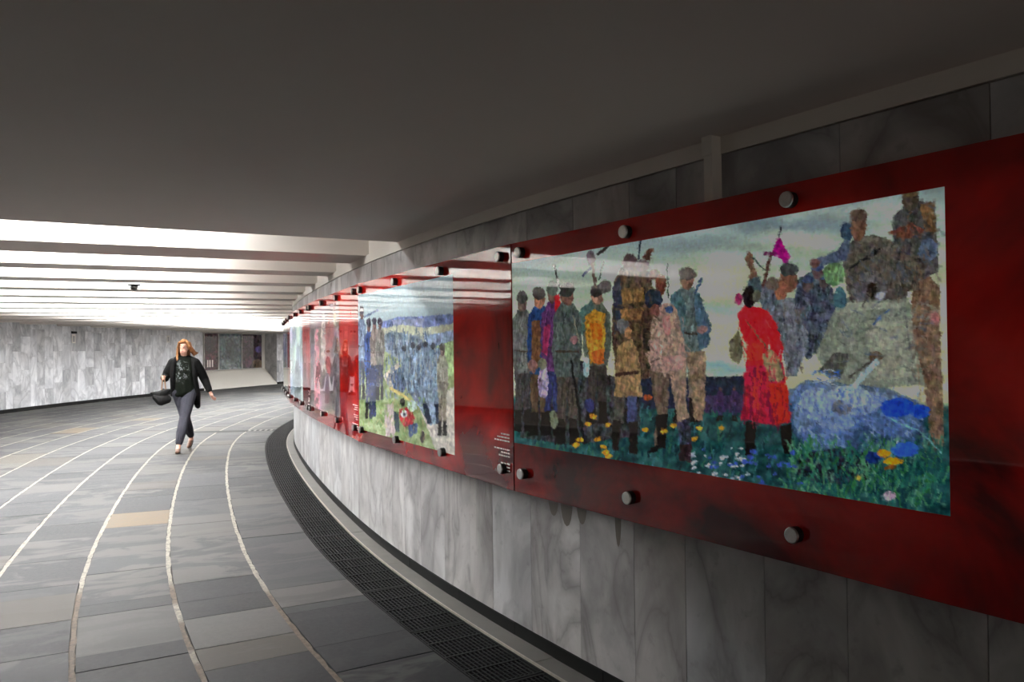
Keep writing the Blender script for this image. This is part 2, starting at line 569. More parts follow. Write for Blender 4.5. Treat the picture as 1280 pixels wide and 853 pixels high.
# niche: back wall, sloping sill, two cheeks, head
nb = MB()
def nq(pts): nb.raw([P(*p) for p in pts], [(0, 1, 2, 3)], [(p[0]*1.2, p[2]) for p in pts])
of0, of1 = out_off(SN0), out_off(SN1)
SM = .73
ns = np.linspace(SN0, SN1, 13)
for a, bb in zip(ns[:-1], ns[1:]):
    oa, ob = out_off(a), out_off(bb)
    nq([(a, oa+ND, SM), (bb, ob+ND, SM), (bb, ob+ND, 2.9), (a, oa+ND, 2.9)])
tag(nb.build('wall_niche', MAT['white_paint']), kind='structure')
ck = MB()
ck.raw([P(SN1, of1, 0), P(SN1, of1+ND, 0), P(SN1, of1+ND, 2.9), P(SN1, of1, 2.9)], [(0, 1, 2, 3)], [(0, 0), (ND, 0), (ND, 2.9), (0, 2.9)], (.8, .8, .8, 1))
ck.raw([P(SN0, of0, 0), P(SN0, of0+ND, 0), P(SN0, of0+ND, 2.9), P(SN0, of0, 2.9)], [(3, 2, 1, 0)], [(0, 0), (ND, 0), (ND, 2.9), (0, 2.9)], (.8, .8, .8, 1))
tag(ck.build('wall_niche_side', MAT['marble_grey']), kind='structure')
sl = MB()
for a, bb in zip(ns[:-1], ns[1:]):
    oa, ob = out_off(a), out_off(bb)
    sl.raw([P(a, oa, .06), P(bb, ob, .06), P(bb, ob+ND, SM), P(a, oa+ND, SM)], [(0, 1, 2, 3)], [(a, 0), (bb, 0), (bb, 1), (a, 1)])
    sl.raw([P(a, oa, 0), P(bb, ob, 0), P(bb, ob, .06), P(a, oa, .06)], [(0, 1, 2, 3)], [(a, 0), (bb, 0), (bb, 1), (a, 1)])
tag(sl.build('trim_2', MAT['white_paint']), kind='structure')

# ------------------------------------------------------------------ ceiling: flat soffit, beams, coffers
ce = MB()
ce.block(S0, 1.65, -.03, W_OUT+.05, 0, .5, 24, zf=ceil_z)
CE = tag(ce.build('ceiling', MAT['plaster']), kind='structure')
ct = MB(); strip(ct, 1.6, S1, -.03, lambda s: out_off(s)+.7, lambda o: ceil_z(o)+.36)
ct.build('coffer_top', MAT['plaster'], CE)
ci = MB(); wallstrip(ci, 1.6, S1, -.015, CEIL, CEIL+.37); ci.build('coffer_end', MAT['plaster'], CE)
LASTB = 26.8
beams = [(2.5, 3.12)]
s = 3.95
while s < LASTB:
    beams.append((s, s+.44)); s += 1.38
END = beams[-1][1]+1.0
for a, bb in beams:
    MB().block(a, bb, -.03, out_off(a)+.03, 0, .36, 1, zf=ceil_z).build('ceiling_beam', MAT['plaster'], CE)
added_beams = [(29.6, 30.0), (31.0, 31.4), (32.4, 32.8)]  # unseen coffers, added so their lamps brighten the niche side and pillar
for a, bb in added_beams:
    MB().block(a, bb, -.03, out_off(a)+.03, 0, .36, 1, zf=ceil_z).build('ceiling_beam', MAT['plaster'], CE)
ef = MB()
for q in np.arange(END, 29.2, .5):
    ef.block(q, q+.5, -.03, out_off(q)+.72, 0, .36, 1, zf=ceil_z)
ef.build('flat_soffit', MAT['plaster'], CE)
edges = [1.65]+[bb for a, bb in beams]+[bb for a, bb in added_beams]  # lamps past the flat soffit are added fill, out of view
for i, e in enumerate(edges):
    nxt = (beams[i][0] if i < len(beams) else END if i == len(beams) else e+1.0); e = (e+nxt)/2
    L = empty('coffer_lamp'); L.location = P(e, 3.1, ceil_z(3)+.30)
    tag(L, 'long fluorescent batten hidden behind a beam in a ceiling coffer', 'lamp', 'fluorescent lamps in the ceiling coffers')
    inv = Vector(L.location)
    def sub(mb): mb.v = [tuple(Vector(p)-inv) for p in mb.v]; return mb
    h = MB()
    for o0, o1 in ((1.3, 3.2), (3.3, 5.3)):
        h.block(e-.04, e+.04, o0, o1, .325, .36, 1, zf=ceil_z)
    sub(h).build('housing', MAT['housing'], L)
    for o0, o1 in ((1.34, 3.16), (3.34, 5.26)):
        t = MB().tube(P(e, o0, ceil_z(o0)+.295), P(e, o1, ceil_z(o1)+.295), .018, n=8)
        sub(t).build('tube', MAT['tube'], L)

# black dome camera hanging in a coffer
dc = P(6.15, 1.95, 2.30)
dome = empty('dome_camera', dc)
tag(dome, 'small black security camera hanging below the lit ceiling', 'camera')
def lathe(prof, n=24):
    v = []; f = []
    for r, z in prof:
        for i in range(n):
            t = 2*math.pi*i/n; v.append((r*math.cos(t), r*math.sin(t), z))
    for j in range(len(prof)-1):
        for i in range(n):
            f.append((j*n+i, j*n+(i+1) % n, (j+1)*n+(i+1) % n, (j+1)*n+i))
    f.append(tuple(reversed(range(n)))); f.append(tuple(range((len(prof)-1)*n, len(prof)*n)))
    return v, f
v, f = lathe([(.07, .0), (.072, -.006), (.066, -.014), (.045, -.02)][::-1]); mesh('mount_plate', v, f, MAT['black_rubber'], dome)
v, f = lathe([(.012, -.068), (.03, -.062), (.042, -.045), (.046, -.018)]); mesh('camera_body', v, f, MAT['black_rubber'], dome, smooth=True)
v, f = lathe([(.01, -.001), (.01, .35)], 8); mesh('hanger', v, f, MAT['white_paint'], dome)

# ------------------------------------------------------------------ the pictures: painted in flat colour on a fine grid
def vnoise(x, y, seed=0):
    x = np.asarray(x, float); y = np.asarray(y, float)
    xi = np.floor(x).astype(int); yi = np.floor(y).astype(int); xf = x-xi; yf = y-yi
    xf = xf*xf*(3-2*xf); yf = yf*yf*(3-2*yf)
    def h(a, b_):
        q = (a*374761393+b_*668265263+seed*1442695041) & 0xffffffff
        q = ((q ^ (q >> 13))*1274126177) & 0xffffffff
        return ((q ^ (q >> 16)) & 0xffff)/65535.0
    return (h(xi, yi)*(1-xf)+h(xi+1, yi)*xf)*(1-yf)+(h(xi, yi+1)*(1-xf)+h(xi+1, yi+1)*xf)*yf

class Canvas:
    """points of a print; the outlines are given in the coordinates they were traced in"""
    def __init__(self, px, py, warp=1.2, fr=.16):
        self.x = px+(vnoise(px*fr, py*fr, 1)-.5)*2*warp+(vnoise(px*fr*3, py*fr*3, 5)-.5)*warp
        self.y = py+(vnoise(px*fr, py*fr, 2)-.5)*2*warp+(vnoise(px*fr*3, py*fr*3, 6)-.5)*warp
        self.c = np.zeros((len(px), 3)); self.seed = 10
    def _put(self, idx, col, var, a=1.0, grain=(.35, .12)):
        if len(idx) == 0: return
        self.seed += 1
        x, y = self.x[idx], self.y[idx]
        n = vnoise(x*grain[0], y*grain[1], self.seed)*.6+vnoise(x*grain[0]*2.3, y*grain[1]*2.3, self.seed+91)*.4
        hue = (np.stack([vnoise(x*.2, y*.14, self.seed+i*7) for i in (1, 2, 3)], 1)-.5)*var*34
        st_ = vnoise(x*.75+y*.12, y*.16, self.seed+33)-.5; st2 = vnoise(x*.3-y*.25, y*.3, self.seed+57)-.5
        col = np.asarray(col, float)[None]*(1+var*1.6*(n[:, None]-.5)+var*1.5*st_[:, None]+var*1.2*st2[:, None])+hue
        self.c[idx] = self.c[idx]*(1-a)+col*a
    def fill(self, fn): self.c[:] = fn(self.x, self.y)
    def poly(self, col, pts, var=.25, a=1.0):
        p = np.asarray(pts, float)
        idx = np.where((self.x >= p[:, 0].min()) & (self.x <= p[:, 0].max()) & (self.y >= p[:, 1].min()) & (self.y <= p[:, 1].max()))[0]
        x, y = self.x[idx], self.y[idx]; ins = np.zeros(len(idx), bool); n = len(p)
        for i in range(n):
            x0, y0 = p[i]; x1, y1 = p[(i+1) % n]
            if y0 == y1: continue
            ins ^= ((y0 > y) != (y1 > y)) & (x < (x1-x0)*(y-y0)/(y1-y0)+x0)
        self._put(idx[ins], col, var, a)
    def ell(self, col, x, y, rx, ry, var=.25, a=1.0):
        idx = np.where(((self.x-x)/rx)**2+((self.y-y)/ry)**2 < 1)[0]
        self._put(idx, col, var, a)
    def line(self, col, x0, y0, x1, y1, w, var=.15, a=1.0):
        idx = np.where((self.x > min(x0, x1)-w) & (self.x < max(x0, x1)+w) & (self.y > min(y0, y1)-w) & (self.y < max(y0, y1)+w))[0]
        x, y = self.x[idx]-x0, self.y[idx]-y0; dx, dy = x1-x0, y1-y0
        t = np.clip((x*dx+y*dy)/(dx*dx+dy*dy), 0, 1)
        self._put(idx[np.hypot(x-t*dx, y-t*dy) < w/2], col, var, a)
    def man(self, x, top, bot, w, coat, legs, head=(95, 75, 65), hat=None):
        h = bot-top; hr = h*.055
        self.poly(legs, [(x-w*.36, top+h*.5), (x+w*.36, top+h*.5), (x+w*.34, bot-h*.08), (x+w*.08, bot), (x, top+h*.62), (x-w*.08, bot), (x-w*.34, bot-h*.06)])
        self.poly((38, 34, 32), [(x-w*.34, bot-h*.16), (x-w*.06, bot-h*.16), (x-w*.06, bot), (x-w*.42, bot)])
        self.poly((38, 34, 32), [(x+w*.34, bot-h*.16), (x+w*.06, bot-h*.16), (x+w*.06, bot), (x+w*.42, bot)])
        self.poly(coat, [(x-w*.2, top+h*.12), (x+w*.2, top+h*.12), (x+w*.48, top+h*.2), (x+w*.52, top+h*.42), (x+w*.4, top+h*.58), (x-w*.4, top+h*.58), (x-w*.52, top+h*.42), (x-w*.48, top+h*.2)])
        r = np.random.default_rng(int(x*7+top))
        for i in range(9):
            k = r.choice((.62, .75, 1.25, 1.45)); sx = x+r.uniform(-.4, .4)*w; sy = top+h*r.uniform(.17, .45)
            self.line(np.clip(np.asarray(coat)*k, 0, 235), sx, sy, sx+r.uniform(-.1, .1)*w, sy+h*r.uniform(.05, .12), max(.9, w*.045), .1, .8)
        for i in range(5):
            k = r.choice((.65, 1.35)); sx = x+r.uniform(-.3, .3)*w; sy = top+h*r.uniform(.55, .75)
            self.line(np.clip(np.asarray(legs)*k, 0, 235), sx, sy, sx+r.uniform(-.05, .05)*w, sy+h*.1, max(.9, w*.045), .1, .8)
        self.line((60, 48, 40), x-w*.38, top+h*.42, x+w*.38, top+h*.425, max(1, w*.06), .2, .7)
        self.ell(head, x, top+h*.07, w*.22, h*.065)
        self.ell(np.clip(np.asarray(head)*1.35, 0, 235), x-w*.06, top+h*.08, w*.1, h*.04, .2, .8)
        if hat is not None: self.ell(hat, x, top+h*.035, w*.26, h*.045)
    def strokes(self, cols, x0, x1, y0, y1, n, ln, w, ang=(-100, -60), a=.8):
        r = np.random.default_rng(self.seed+3)
        for i in range(n):
            x, y = r.uniform(x0, x1), r.uniform(y0, y1); t = math.radians(r.uniform(*ang)); l = ln*r.uniform(.5, 1.3)
            self.line(cols[r.integers(len(cols))], x, y, x+l*math.cos(t), y+l*math.sin(t), w*r.uniform(.6, 1.3), .15, a)

def paint_rally(C):
    def sky(x, y):
        t = np.clip((y-300+(x-645)*.16)/170, 0, 1)[:, None]
        a, b_, c_ = np.array([(146, 164, 168), (188, 206, 186), (218, 226, 184)], float)
        col = np.where(t < .5, a+(b_-a)*t*2, b_+(c_-b_)*(t-.5)*2)
        n = vnoise(x*.018, y*.06, 3)[:, None]; n2 = vnoise(x*.03, y*.11, 4)[:, None]
        col = col+(n-.5)*46*np.array([1, .95, .75])+(n2-.5)*34*np.array([.7, .9, 1.1])
        for cc, gx_, gy_, wx_, wy_, am in (((228, 232, 184), 905, 425, 40, 34, .8), ((130, 172, 190), 900, 460, 60, 9, .8), ((160, 196, 204), 900, 388, 46, 9, .6), ((224, 232, 190), 900, 345, 50, 16, .6), ((116, 134, 150), 1000, 283, 80, 9, .6), ((120, 138, 150), 850, 306, 70, 9, .5), ((224, 226, 204), 1000, 300, 50, 10, .5), ((190, 206, 190), 700, 385, 60, 20, .5), ((214, 218, 204), 1100, 262, 60, 10, .5)):
            w_ = (am*np.exp(-((x-gx_+8*(vnoise(x*.08, y*.2, 21)-.5))/wx_)**2-((y-gy_+10*(vnoise(x*.06, y*.1, 22)-.5))/wy_)**2))[:, None]
            col = col*(1-w_)+np.array(cc, float)*w_
        g = np.clip((y-492-(x-645)*.02)/8, 0, 1)[:, None]
        gr = np.array([44, 86, 88], float)+(vnoise(x*.1, y*.16, 8)[:, None]-.5)*46+(vnoise(x*.3, y*.2, 9)[:, None]-.5)*np.array([20, 44, 36])
        return col*(1-g)+gr*g
    C.fill(sky)
    C.poly((40, 50, 68), [(740, 474), (935, 470), (940, 512), (740, 512)], .3)
    C.poly((70, 60, 92), [(860, 496), (935, 494), (935, 516), (860, 516)], .3)
    C.strokes([(36, 90, 84), (30, 64, 78), (60, 110, 90), (26, 48, 56), (70, 120, 130)], 650, 1000, 515, 610, 420, 9, 2.2)
    # crowd on the left
    C.poly((58, 62, 66), [(646, 420), (690, 430), (760, 470), (800, 470), (800, 545), (720, 556), (650, 548)], .5)
    C.man(653, 366, 540, 26, (104, 108, 106), (70, 68, 70), (100, 90, 84), (70, 70, 70))
    C.man(674, 361, 545, 30, (52, 78, 122), (86, 72, 58), (150, 110, 92), (62, 56, 54))
    C.poly((110, 84, 62), [(664, 402), (676, 400), (676, 460), (664, 462)])
    C.man(690, 354, 545, 26, (96, 64, 104), (54, 62, 104), (92, 72, 66), (86, 98, 92))
    C.poly((196, 48, 56), [(692, 370), (700, 366), (702, 385), (695, 394)], .2)
    C.poly((150, 60, 96), [(680, 410), (688, 404), (684, 445), (677, 440)], .2)
    C.man(746, 358, 530, 34, (94, 100, 92), (64, 60, 60), (150, 120, 105), (62, 60, 58))
    C.poly((86, 110, 106), [(726, 386), (740, 375), (745, 400), (728, 420), (720, 400)])
    C.poly((190, 142, 66), [(731, 398), (742, 386), (756, 392), (756, 440), (752, 452), (738, 454), (733, 430)], .3)
    C.poly((204, 120, 48), [(738, 405), (752, 404), (752, 425), (741, 424)], .25)
    C.poly((192, 110, 56), [(740, 440), (756, 436), (755, 455), (741, 456)], .25)
    C.ell((84, 84, 80), 757, 358, 8, 8); C.line((70, 84, 104), 729, 345, 741, 332, 3); C.ell((120, 110, 120), 739, 322, 5, 9); C.line((92, 80, 72), 741, 330, 745, 358, 4)
    C.line((50, 48, 46), 748, 318, 760, 308, 3.5); C.line((44, 60, 60), 749, 350, 754, 328, 1.5)
    C.man(709, 355, 556, 36, (86, 96, 94), (78, 74, 70), (112, 86, 74), (58, 62, 58))
    C.line((30, 34, 36), 692, 332, 701, 366, 1.8); C.line((24, 26, 28), 714, 452, 730, 550, 2.6); C.line((150, 150, 130), 716, 394, 724, 428, 1.3)
    C.ell((150, 116, 116), 718, 425, 4, 6); C.ell((168, 196, 200), 733, 461, 4, 12); C.ell((230, 236, 230), 733, 450, 2.5, 3)
    C.ell((170, 160, 190), 679, 478, 7, 20, .4); C.ell((120, 124, 108), 678, 455, 6, 8); C.ell((128, 100, 96), 666, 458, 6, 9)
    C.ell((120, 130, 112), 692, 524, 5, 12); C.ell((56, 60, 110), 737, 507, 6, 9)
    # the great bundle and the bent man
    C.poly((88, 74, 62), [(768, 352), (776, 336), (792, 330), (812, 340), (820, 378), (822, 440), (812, 474), (770, 474), (764, 420)], .45)
    C.poly((128, 104, 72), [(772, 362), (804, 358), (806, 376), (776, 382)], .35); C.poly((62, 66, 78), [(766, 360), (774, 344), (780, 400), (768, 420)], .3)
    C.poly((140, 112, 78), [(775, 388), (806, 384), (800, 400), (778, 402)], .3)
    C.ell((88, 72, 74), 787, 328, 9, 10); C.ell((120, 108, 112), 803, 332, 9, 8); C.line((34, 46, 62), 798, 323, 802, 300, 2.6); C.poly((92, 66, 56), [(803, 322), (811, 309), (816, 312), (812, 326)])
    C.ell((100, 66, 58), 817, 343, 6, 6); C.ell((116, 76, 62), 826, 356, 7, 13); C.line((40, 48, 50), 834, 330, 836, 372, 1.3)
    C.man(859, 336, 528, 42, (104, 118, 118), (116, 108, 98), (122, 96, 84), (74, 66, 60))
    C.poly((92, 118, 124), [(838, 368), (850, 362), (858, 385), (854, 440), (846, 436), (840, 400)], .25); C.poly((86, 108, 124), [(868, 366), (874, 366), (889, 406), (887, 432), (874, 440), (870, 400)], .25)
    C.line((56, 76, 110), 869, 366, 877, 348, 3.2); C.ell((150, 124, 120), 878, 412, 7, 5)
    C.poly((140, 122, 104), [(858, 440), (882, 440), (882, 500), (878, 526), (868, 526), (864, 490)], .3)
    C.poly((110, 96, 86), [(812, 460), (838, 464), (834, 520), (832, 560), (816, 566), (822, 520), (816, 490)], .3)
    C.poly((34, 30, 30), [(820, 518), (834, 518), (832, 560), (812, 568), (812, 560), (822, 556)])
    C.poly((156, 138, 122), [(836, 462), (858, 458), (858, 510), (862, 522), (848, 530), (842, 500)], .25); C.poly((62, 64, 84), [(846, 528), (862, 522), (864, 560), (852, 565)], .5)
    C.poly((58, 44, 48), [(850, 556), (864, 556), (864, 578), (848, 576)])
    C.poly((164, 142, 130), [(818, 385), (836, 378), (846, 386), (853, 415), (858, 440), (858, 460), (838, 468), (816, 464), (806, 440), (812, 410)], .28)
    C.poly((190, 140, 136), [(828, 395), (838, 395), (838, 420), (830, 418)], .2); C.ell((200, 168, 158), 820, 436, 10, 7); C.poly((176, 146, 140), [(826, 446), (856, 444), (854, 462), (832, 464)], .2)
    C.ell((54, 62, 74), 817, 374, 11, 13, .3); C.ell((130, 92, 84), 819, 389, 6, 8); C.ell((72, 92, 130), 837, 387, 5, 4); C.poly((60, 54, 48), [(804, 395), (814, 398), (812, 440), (804, 440)], .4)
    C.strokes([(190, 170, 156), (130, 110, 100), (176, 150, 146)], 812, 856, 392, 462, 50, 10, 1.6, (50, 120), .6)
    C.strokes([(120, 100, 76), (62, 54, 48), (104, 88, 70)], 766, 818, 346, 468, 60, 12, 2, (-30, 100), .6)
    # boy
    C.poly((150, 128, 96), [(772, 432), (790, 424), (798, 440), (801, 470), (803, 496), (768, 497), (768, 470)], .28); C.line((70, 52, 46), 770, 468, 797, 466, 4)
    C.ell((112, 116, 118), 779, 408, 8, 9); C.ell((160, 124, 96), 785, 417, 5, 8); C.poly((78, 88, 124), [(784, 496), (796, 496), (795, 530), (784, 530)]); C.poly((84, 82, 78), [(768, 496), (781, 496), (779, 530), (768, 528)])
    C.poly((42, 38, 36), [(786, 528), (797, 526), (797, 568), (787, 568)]); C.poly((42, 38, 36), [(766, 526), (776, 526), (773, 564), (765, 564)])
    C.ell((190, 104, 70), 810, 497, 6, 4)
    # children far off
    for x in (900, 918): C.man(x, 484, 526, 9, (70, 58, 92), (60, 60, 92), (90, 70, 70))
    # the group around the red coat
    C.poly((84, 92, 106), [(996, 350), (1016, 338), (1036, 350), (1046, 380), (1040, 430), (1010, 450), (990, 430)], .45)
    for x, y in ((1010, 356), (1030, 352), (1022, 340)): C.ell((104, 92, 92), x, y, 7, 9); C.ell((74, 88, 118), x, y-6, 8, 5)
    C.poly((110, 118, 128), [(946, 360), (958, 350), (972, 372), (994, 374), (1002, 400), (1012, 432), (996, 470), (982, 470), (976, 420), (955, 395)], .35)
    C.poly((128, 132, 140), [(978, 378), (992, 378), (996, 440), (986, 450)], .25)
    C.ell((132, 98, 82), 986, 350, 11, 16); C.ell((70, 74, 74), 986, 337, 12, 8); C.ell((152, 108, 88), 976, 364, 9, 12); C.ell((110, 100, 92), 966, 355, 8, 9)
    C.poly((124, 98, 84), [(931, 322), (936, 314), (942, 318), (942, 330), (948, 346), (946, 362), (936, 362), (938, 340)]); C.poly((84, 104, 110), [(936, 350), (948, 344), (952, 366), (934, 366)])
    C.line((92, 66, 60), 954, 356, 964, 318, 4); C.line((60, 76, 74), 940, 322, 956, 338, 2); C.line((44, 44, 60), 976, 284, 973, 296, 1.5)
    C.poly((156, 30, 122), [(968, 308), (974, 296), (980, 306), (988, 320), (983, 330), (972, 322), (965, 320)], .2); C.line((104, 48, 84), 956, 317, 968, 318, 4)
    C.poly((110, 108, 88), [(912, 428), (924, 412), (930, 440), (922, 456), (912, 446)], .3); C.ell((160, 70, 110), 923, 374, 5, 7)
    C.poly((176, 42, 72), [(932, 450), (978, 452), (984, 490), (990, 528), (960, 532), (940, 526), (926, 526), (930, 490)], .3)
    C.poly((206, 60, 48), [(958, 478), (984, 480), (989, 526), (970, 530)], .25); C.line((130, 30, 70), 944, 460, 938, 524, 3); C.line((130, 30, 70), 958, 470, 964, 526, 3)
    C.poly((226, 52, 62), [(922, 392), (930, 382), (946, 384), (962, 390), (972, 408), (980, 436), (976, 452), (966, 446), (962, 430), (960, 456), (934, 458), (932, 430), (926, 414)], .2)
    C.poly((240, 70, 60), [(934, 430), (954, 430), (954, 450), (934, 452)], .15)
    C.ell((44, 38, 40), 937, 371, 9, 14, .3); C.ell((110, 110, 100), 946, 370, 5, 8); C.line((128, 110, 84), 932, 400, 962, 440, 2)
    C.poly((158, 142, 112), [(954, 442), (964, 436), (974, 448), (980, 472), (974, 478), (962, 476), (956, 462)], .22)
    C.poly((30, 26, 26), [(933, 528), (945, 528), (943, 568), (930, 570)]); C.poly((30, 26, 26), [(974, 532), (988, 530), (992, 566), (980, 568)])
    C.strokes([(240, 96, 92), (190, 34, 50), (232, 60, 70), (160, 30, 48)], 926, 970, 392, 446, 34, 11, 1.8, (60, 110), .7)
    C.strokes([(200, 70, 96), (140, 30, 60), (220, 80, 60), (120, 28, 60)], 930, 984, 456, 522, 40, 20, 1.8, (80, 100), .7)
    C.strokes([(150, 156, 164), (84, 88, 100), (120, 110, 104)], 972, 1008, 380, 460, 40, 13, 1.8, (70, 110), .7)
    # the carrier with the men on it
    C.poly((140, 148, 136), [(1048, 376), (1060, 372), (1135, 374), (1152, 400), (1170, 440), (1172, 480), (1090, 486), (1040, 478), (1020, 446), (1030, 420)], .2)
    C.poly((96, 98, 92), [(1042, 442), (1062, 442), (1052, 472), (1022, 466)], .3); C.poly((172, 178, 164), [(1060, 378), (1120, 378), (1128, 384), (1050, 392)], .12)
    C.poly((162, 166, 152), [(1080, 404), (1140, 400), (1150, 470), (1098, 476)], .16); C.line((110, 112, 110), 1130, 385, 1144, 478, 2.5); C.line((96, 120, 160), 1092, 405, 1110, 388, 2.5); C.line((86, 84, 78), 1062, 472, 1094, 448, 3)
    C.poly((128, 108, 92), [(1140, 350), (1160, 342), (1174, 360), (1180, 560), (1166, 566), (1156, 480), (1140, 410)], .35); C.ell((180, 128, 128), 1168, 398, 6, 8); C.ell((104, 84, 70), 1096, 446, 9, 6)
    C.ell((116, 152, 112), 1042, 343, 13, 15, .35); C.ell((86, 120, 130), 1050, 372, 8, 14)
    C.poly((100, 96, 90), [(1052, 318), (1066, 300), (1090, 294), (1112, 300), (1128, 316), (1134, 374), (1062, 376), (1056, 350)], .32)
    C.poly((92, 104, 124), [(1054, 300), (1064, 296), (1058, 326), (1014, 334), (1012, 326), (1048, 314)], .25); C.ell((120, 96, 90), 1018, 329, 6, 6)
    C.poly((110, 108, 110), [(1064, 356), (1084, 340), (1110, 352), (1106, 374), (1066, 376)], .3); C.line((40, 40, 42), 1064, 334, 1100, 312, 3); C.ell((52, 46, 40), 1090, 364, 7, 10); C.ell((190, 196, 214), 1101, 369, 6, 4)
    C.ell((70, 90, 108), 1058, 290, 8, 11); C.ell((120, 94, 80), 1073, 284, 10, 17); C.ell((96, 82, 72), 1073, 269, 11, 8)
    C.poly((86, 86, 86), [(1116, 270), (1128, 258), (1152, 252), (1169, 252), (1174, 340), (1148, 352), (1124, 330), (1116, 300)], .35); C.poly((120, 96, 70), [(1150, 256), (1168, 254), (1170, 290), (1156, 290)], .3)
    C.ell((84, 76, 70), 1138, 250, 11, 14); C.ell((96, 82, 64), 1138, 241, 11, 6); C.poly((124, 84, 70), [(1110, 290), (1140, 278), (1160, 290), (1130, 300)], .3); C.ell((96, 108, 130), 1160, 312, 12, 14)
    C.poly((96, 92, 84), [(1124, 320), (1146, 318), (1150, 362), (1126, 366)], .4)
    C.strokes([(168, 176, 162), (104, 112, 104), (146, 154, 144), (98, 110, 130)], 1040, 1160, 380, 478, 90, 16, 2.4, (-60, 70), .55)
    C.strokes([(130, 124, 114), (70, 68, 68), (112, 100, 86), (88, 98, 112)], 1060, 1130, 300, 372, 60, 13, 2.2, (20, 120), .6)
    C.strokes([(120, 110, 98), (62, 62, 62), (130, 104, 78), (92, 100, 112)], 1118, 1172, 258, 345, 50, 13, 2.2, (20, 120), .6)
    C.strokes([(150, 128, 108), (98, 84, 74), (126, 110, 104)], 1142, 1178, 345, 555, 50, 16, 2.4, (70, 110), .6)
    # blue haze and meadow
    C.poly((70, 92, 134), [(985, 490), (1010, 474), (1060, 480), (1110, 486), (1150, 504), (1160, 548), (1120, 572), (1060, 578), (1010, 566), (990, 540)], .35, .75)
    for q in ((1015, 500, 26, 22), (1050, 520, 34, 24), (1085, 512, 30, 20), (1035, 545, 34, 16), (1120, 530, 30, 18)): C.ell((112, 140, 194), *q, .35, .55)
    for q in ((1005, 520, 14, 20), (1070, 508, 26, 12), (1046, 528, 22, 12), (1095, 500, 16, 10)): C.ell((168, 188, 220), *q, .3, .5)
    C.ell((180, 200, 222), 1062, 496, 26, 14, .25, .8); C.ell((158, 180, 214), 1020, 505, 22, 20, .3, .7); C.line((176, 204, 224), 1060, 492, 1096, 452, 7); C.ell((110, 106, 110), 1052, 510, 12, 10, .3, .7)
    C.strokes([(84, 112, 176), (130, 156, 204), (166, 188, 216), (70, 90, 140)], 995, 1150, 485, 560, 220, 9, 2.0, (20, 110), .6)
    C.strokes([(190, 205, 225), (70, 110, 190)], 1012, 1045, 462, 480, 40, 7, 1.3, (-20, 30))
    C.poly((44, 48, 62), [(1000, 566), (1060, 560), (1100, 572), (1090, 600), (1030, 606), (990, 590)], .5)
    C.strokes([(60, 128, 108), (40, 96, 96), (92, 150, 110), (30, 66, 80), (110, 160, 140), (56, 116, 70)], 985, 1180, 560, 640, 520, 18, 2.2, (-130, -60))
    C.ell((44, 84, 200), 1122, 510, 22, 12, .25); C.ell((46, 88, 206), 1150, 514, 12, 9, .25); C.ell((60, 104, 214), 1132, 562, 18, 9, .2); C.ell((40, 62, 130), 1092, 572, 10, 8)
    C.line((130, 186, 190), 1112, 523, 1150, 540, 2); C.line((130, 186, 190), 1150, 540, 1176, 566, 2)
    C.ell((226, 150, 44), 1105, 567, 9, 5, .2); C.ell((230, 160, 46), 1117, 577, 12, 5, .2); C.ell((120, 80, 40), 1114, 585, 8, 3)
    C.ell((190, 170, 190), 1112, 620, 8, 6, .3); C.ell((214, 180, 90), 1074, 598, 3, 4)
    for x, y in ((741, 521), (735, 530), (760, 532), (748, 549), (725, 550), (754, 559), (757, 566), (761, 571), (720, 556), (806, 537), (830, 540), (874, 536), (902, 536), (868, 548), (842, 532)): C.ell((214, 158, 62), x, y, 4.5, 2.8, .3)
    r = np.random.default_rng(5)
    for i in range(46): C.ell((190, 200, 214), r.uniform(866, 935), r.uniform(560, 606), r.uniform(1.5, 3.6), r.uniform(1.2, 2.4), .2)
    for i in range(30): C.ell((70, 96, 170), r.uniform(880, 1000), r.uniform(560, 606), r.uniform(2, 4.5), r.uniform(1.5, 3), .2)

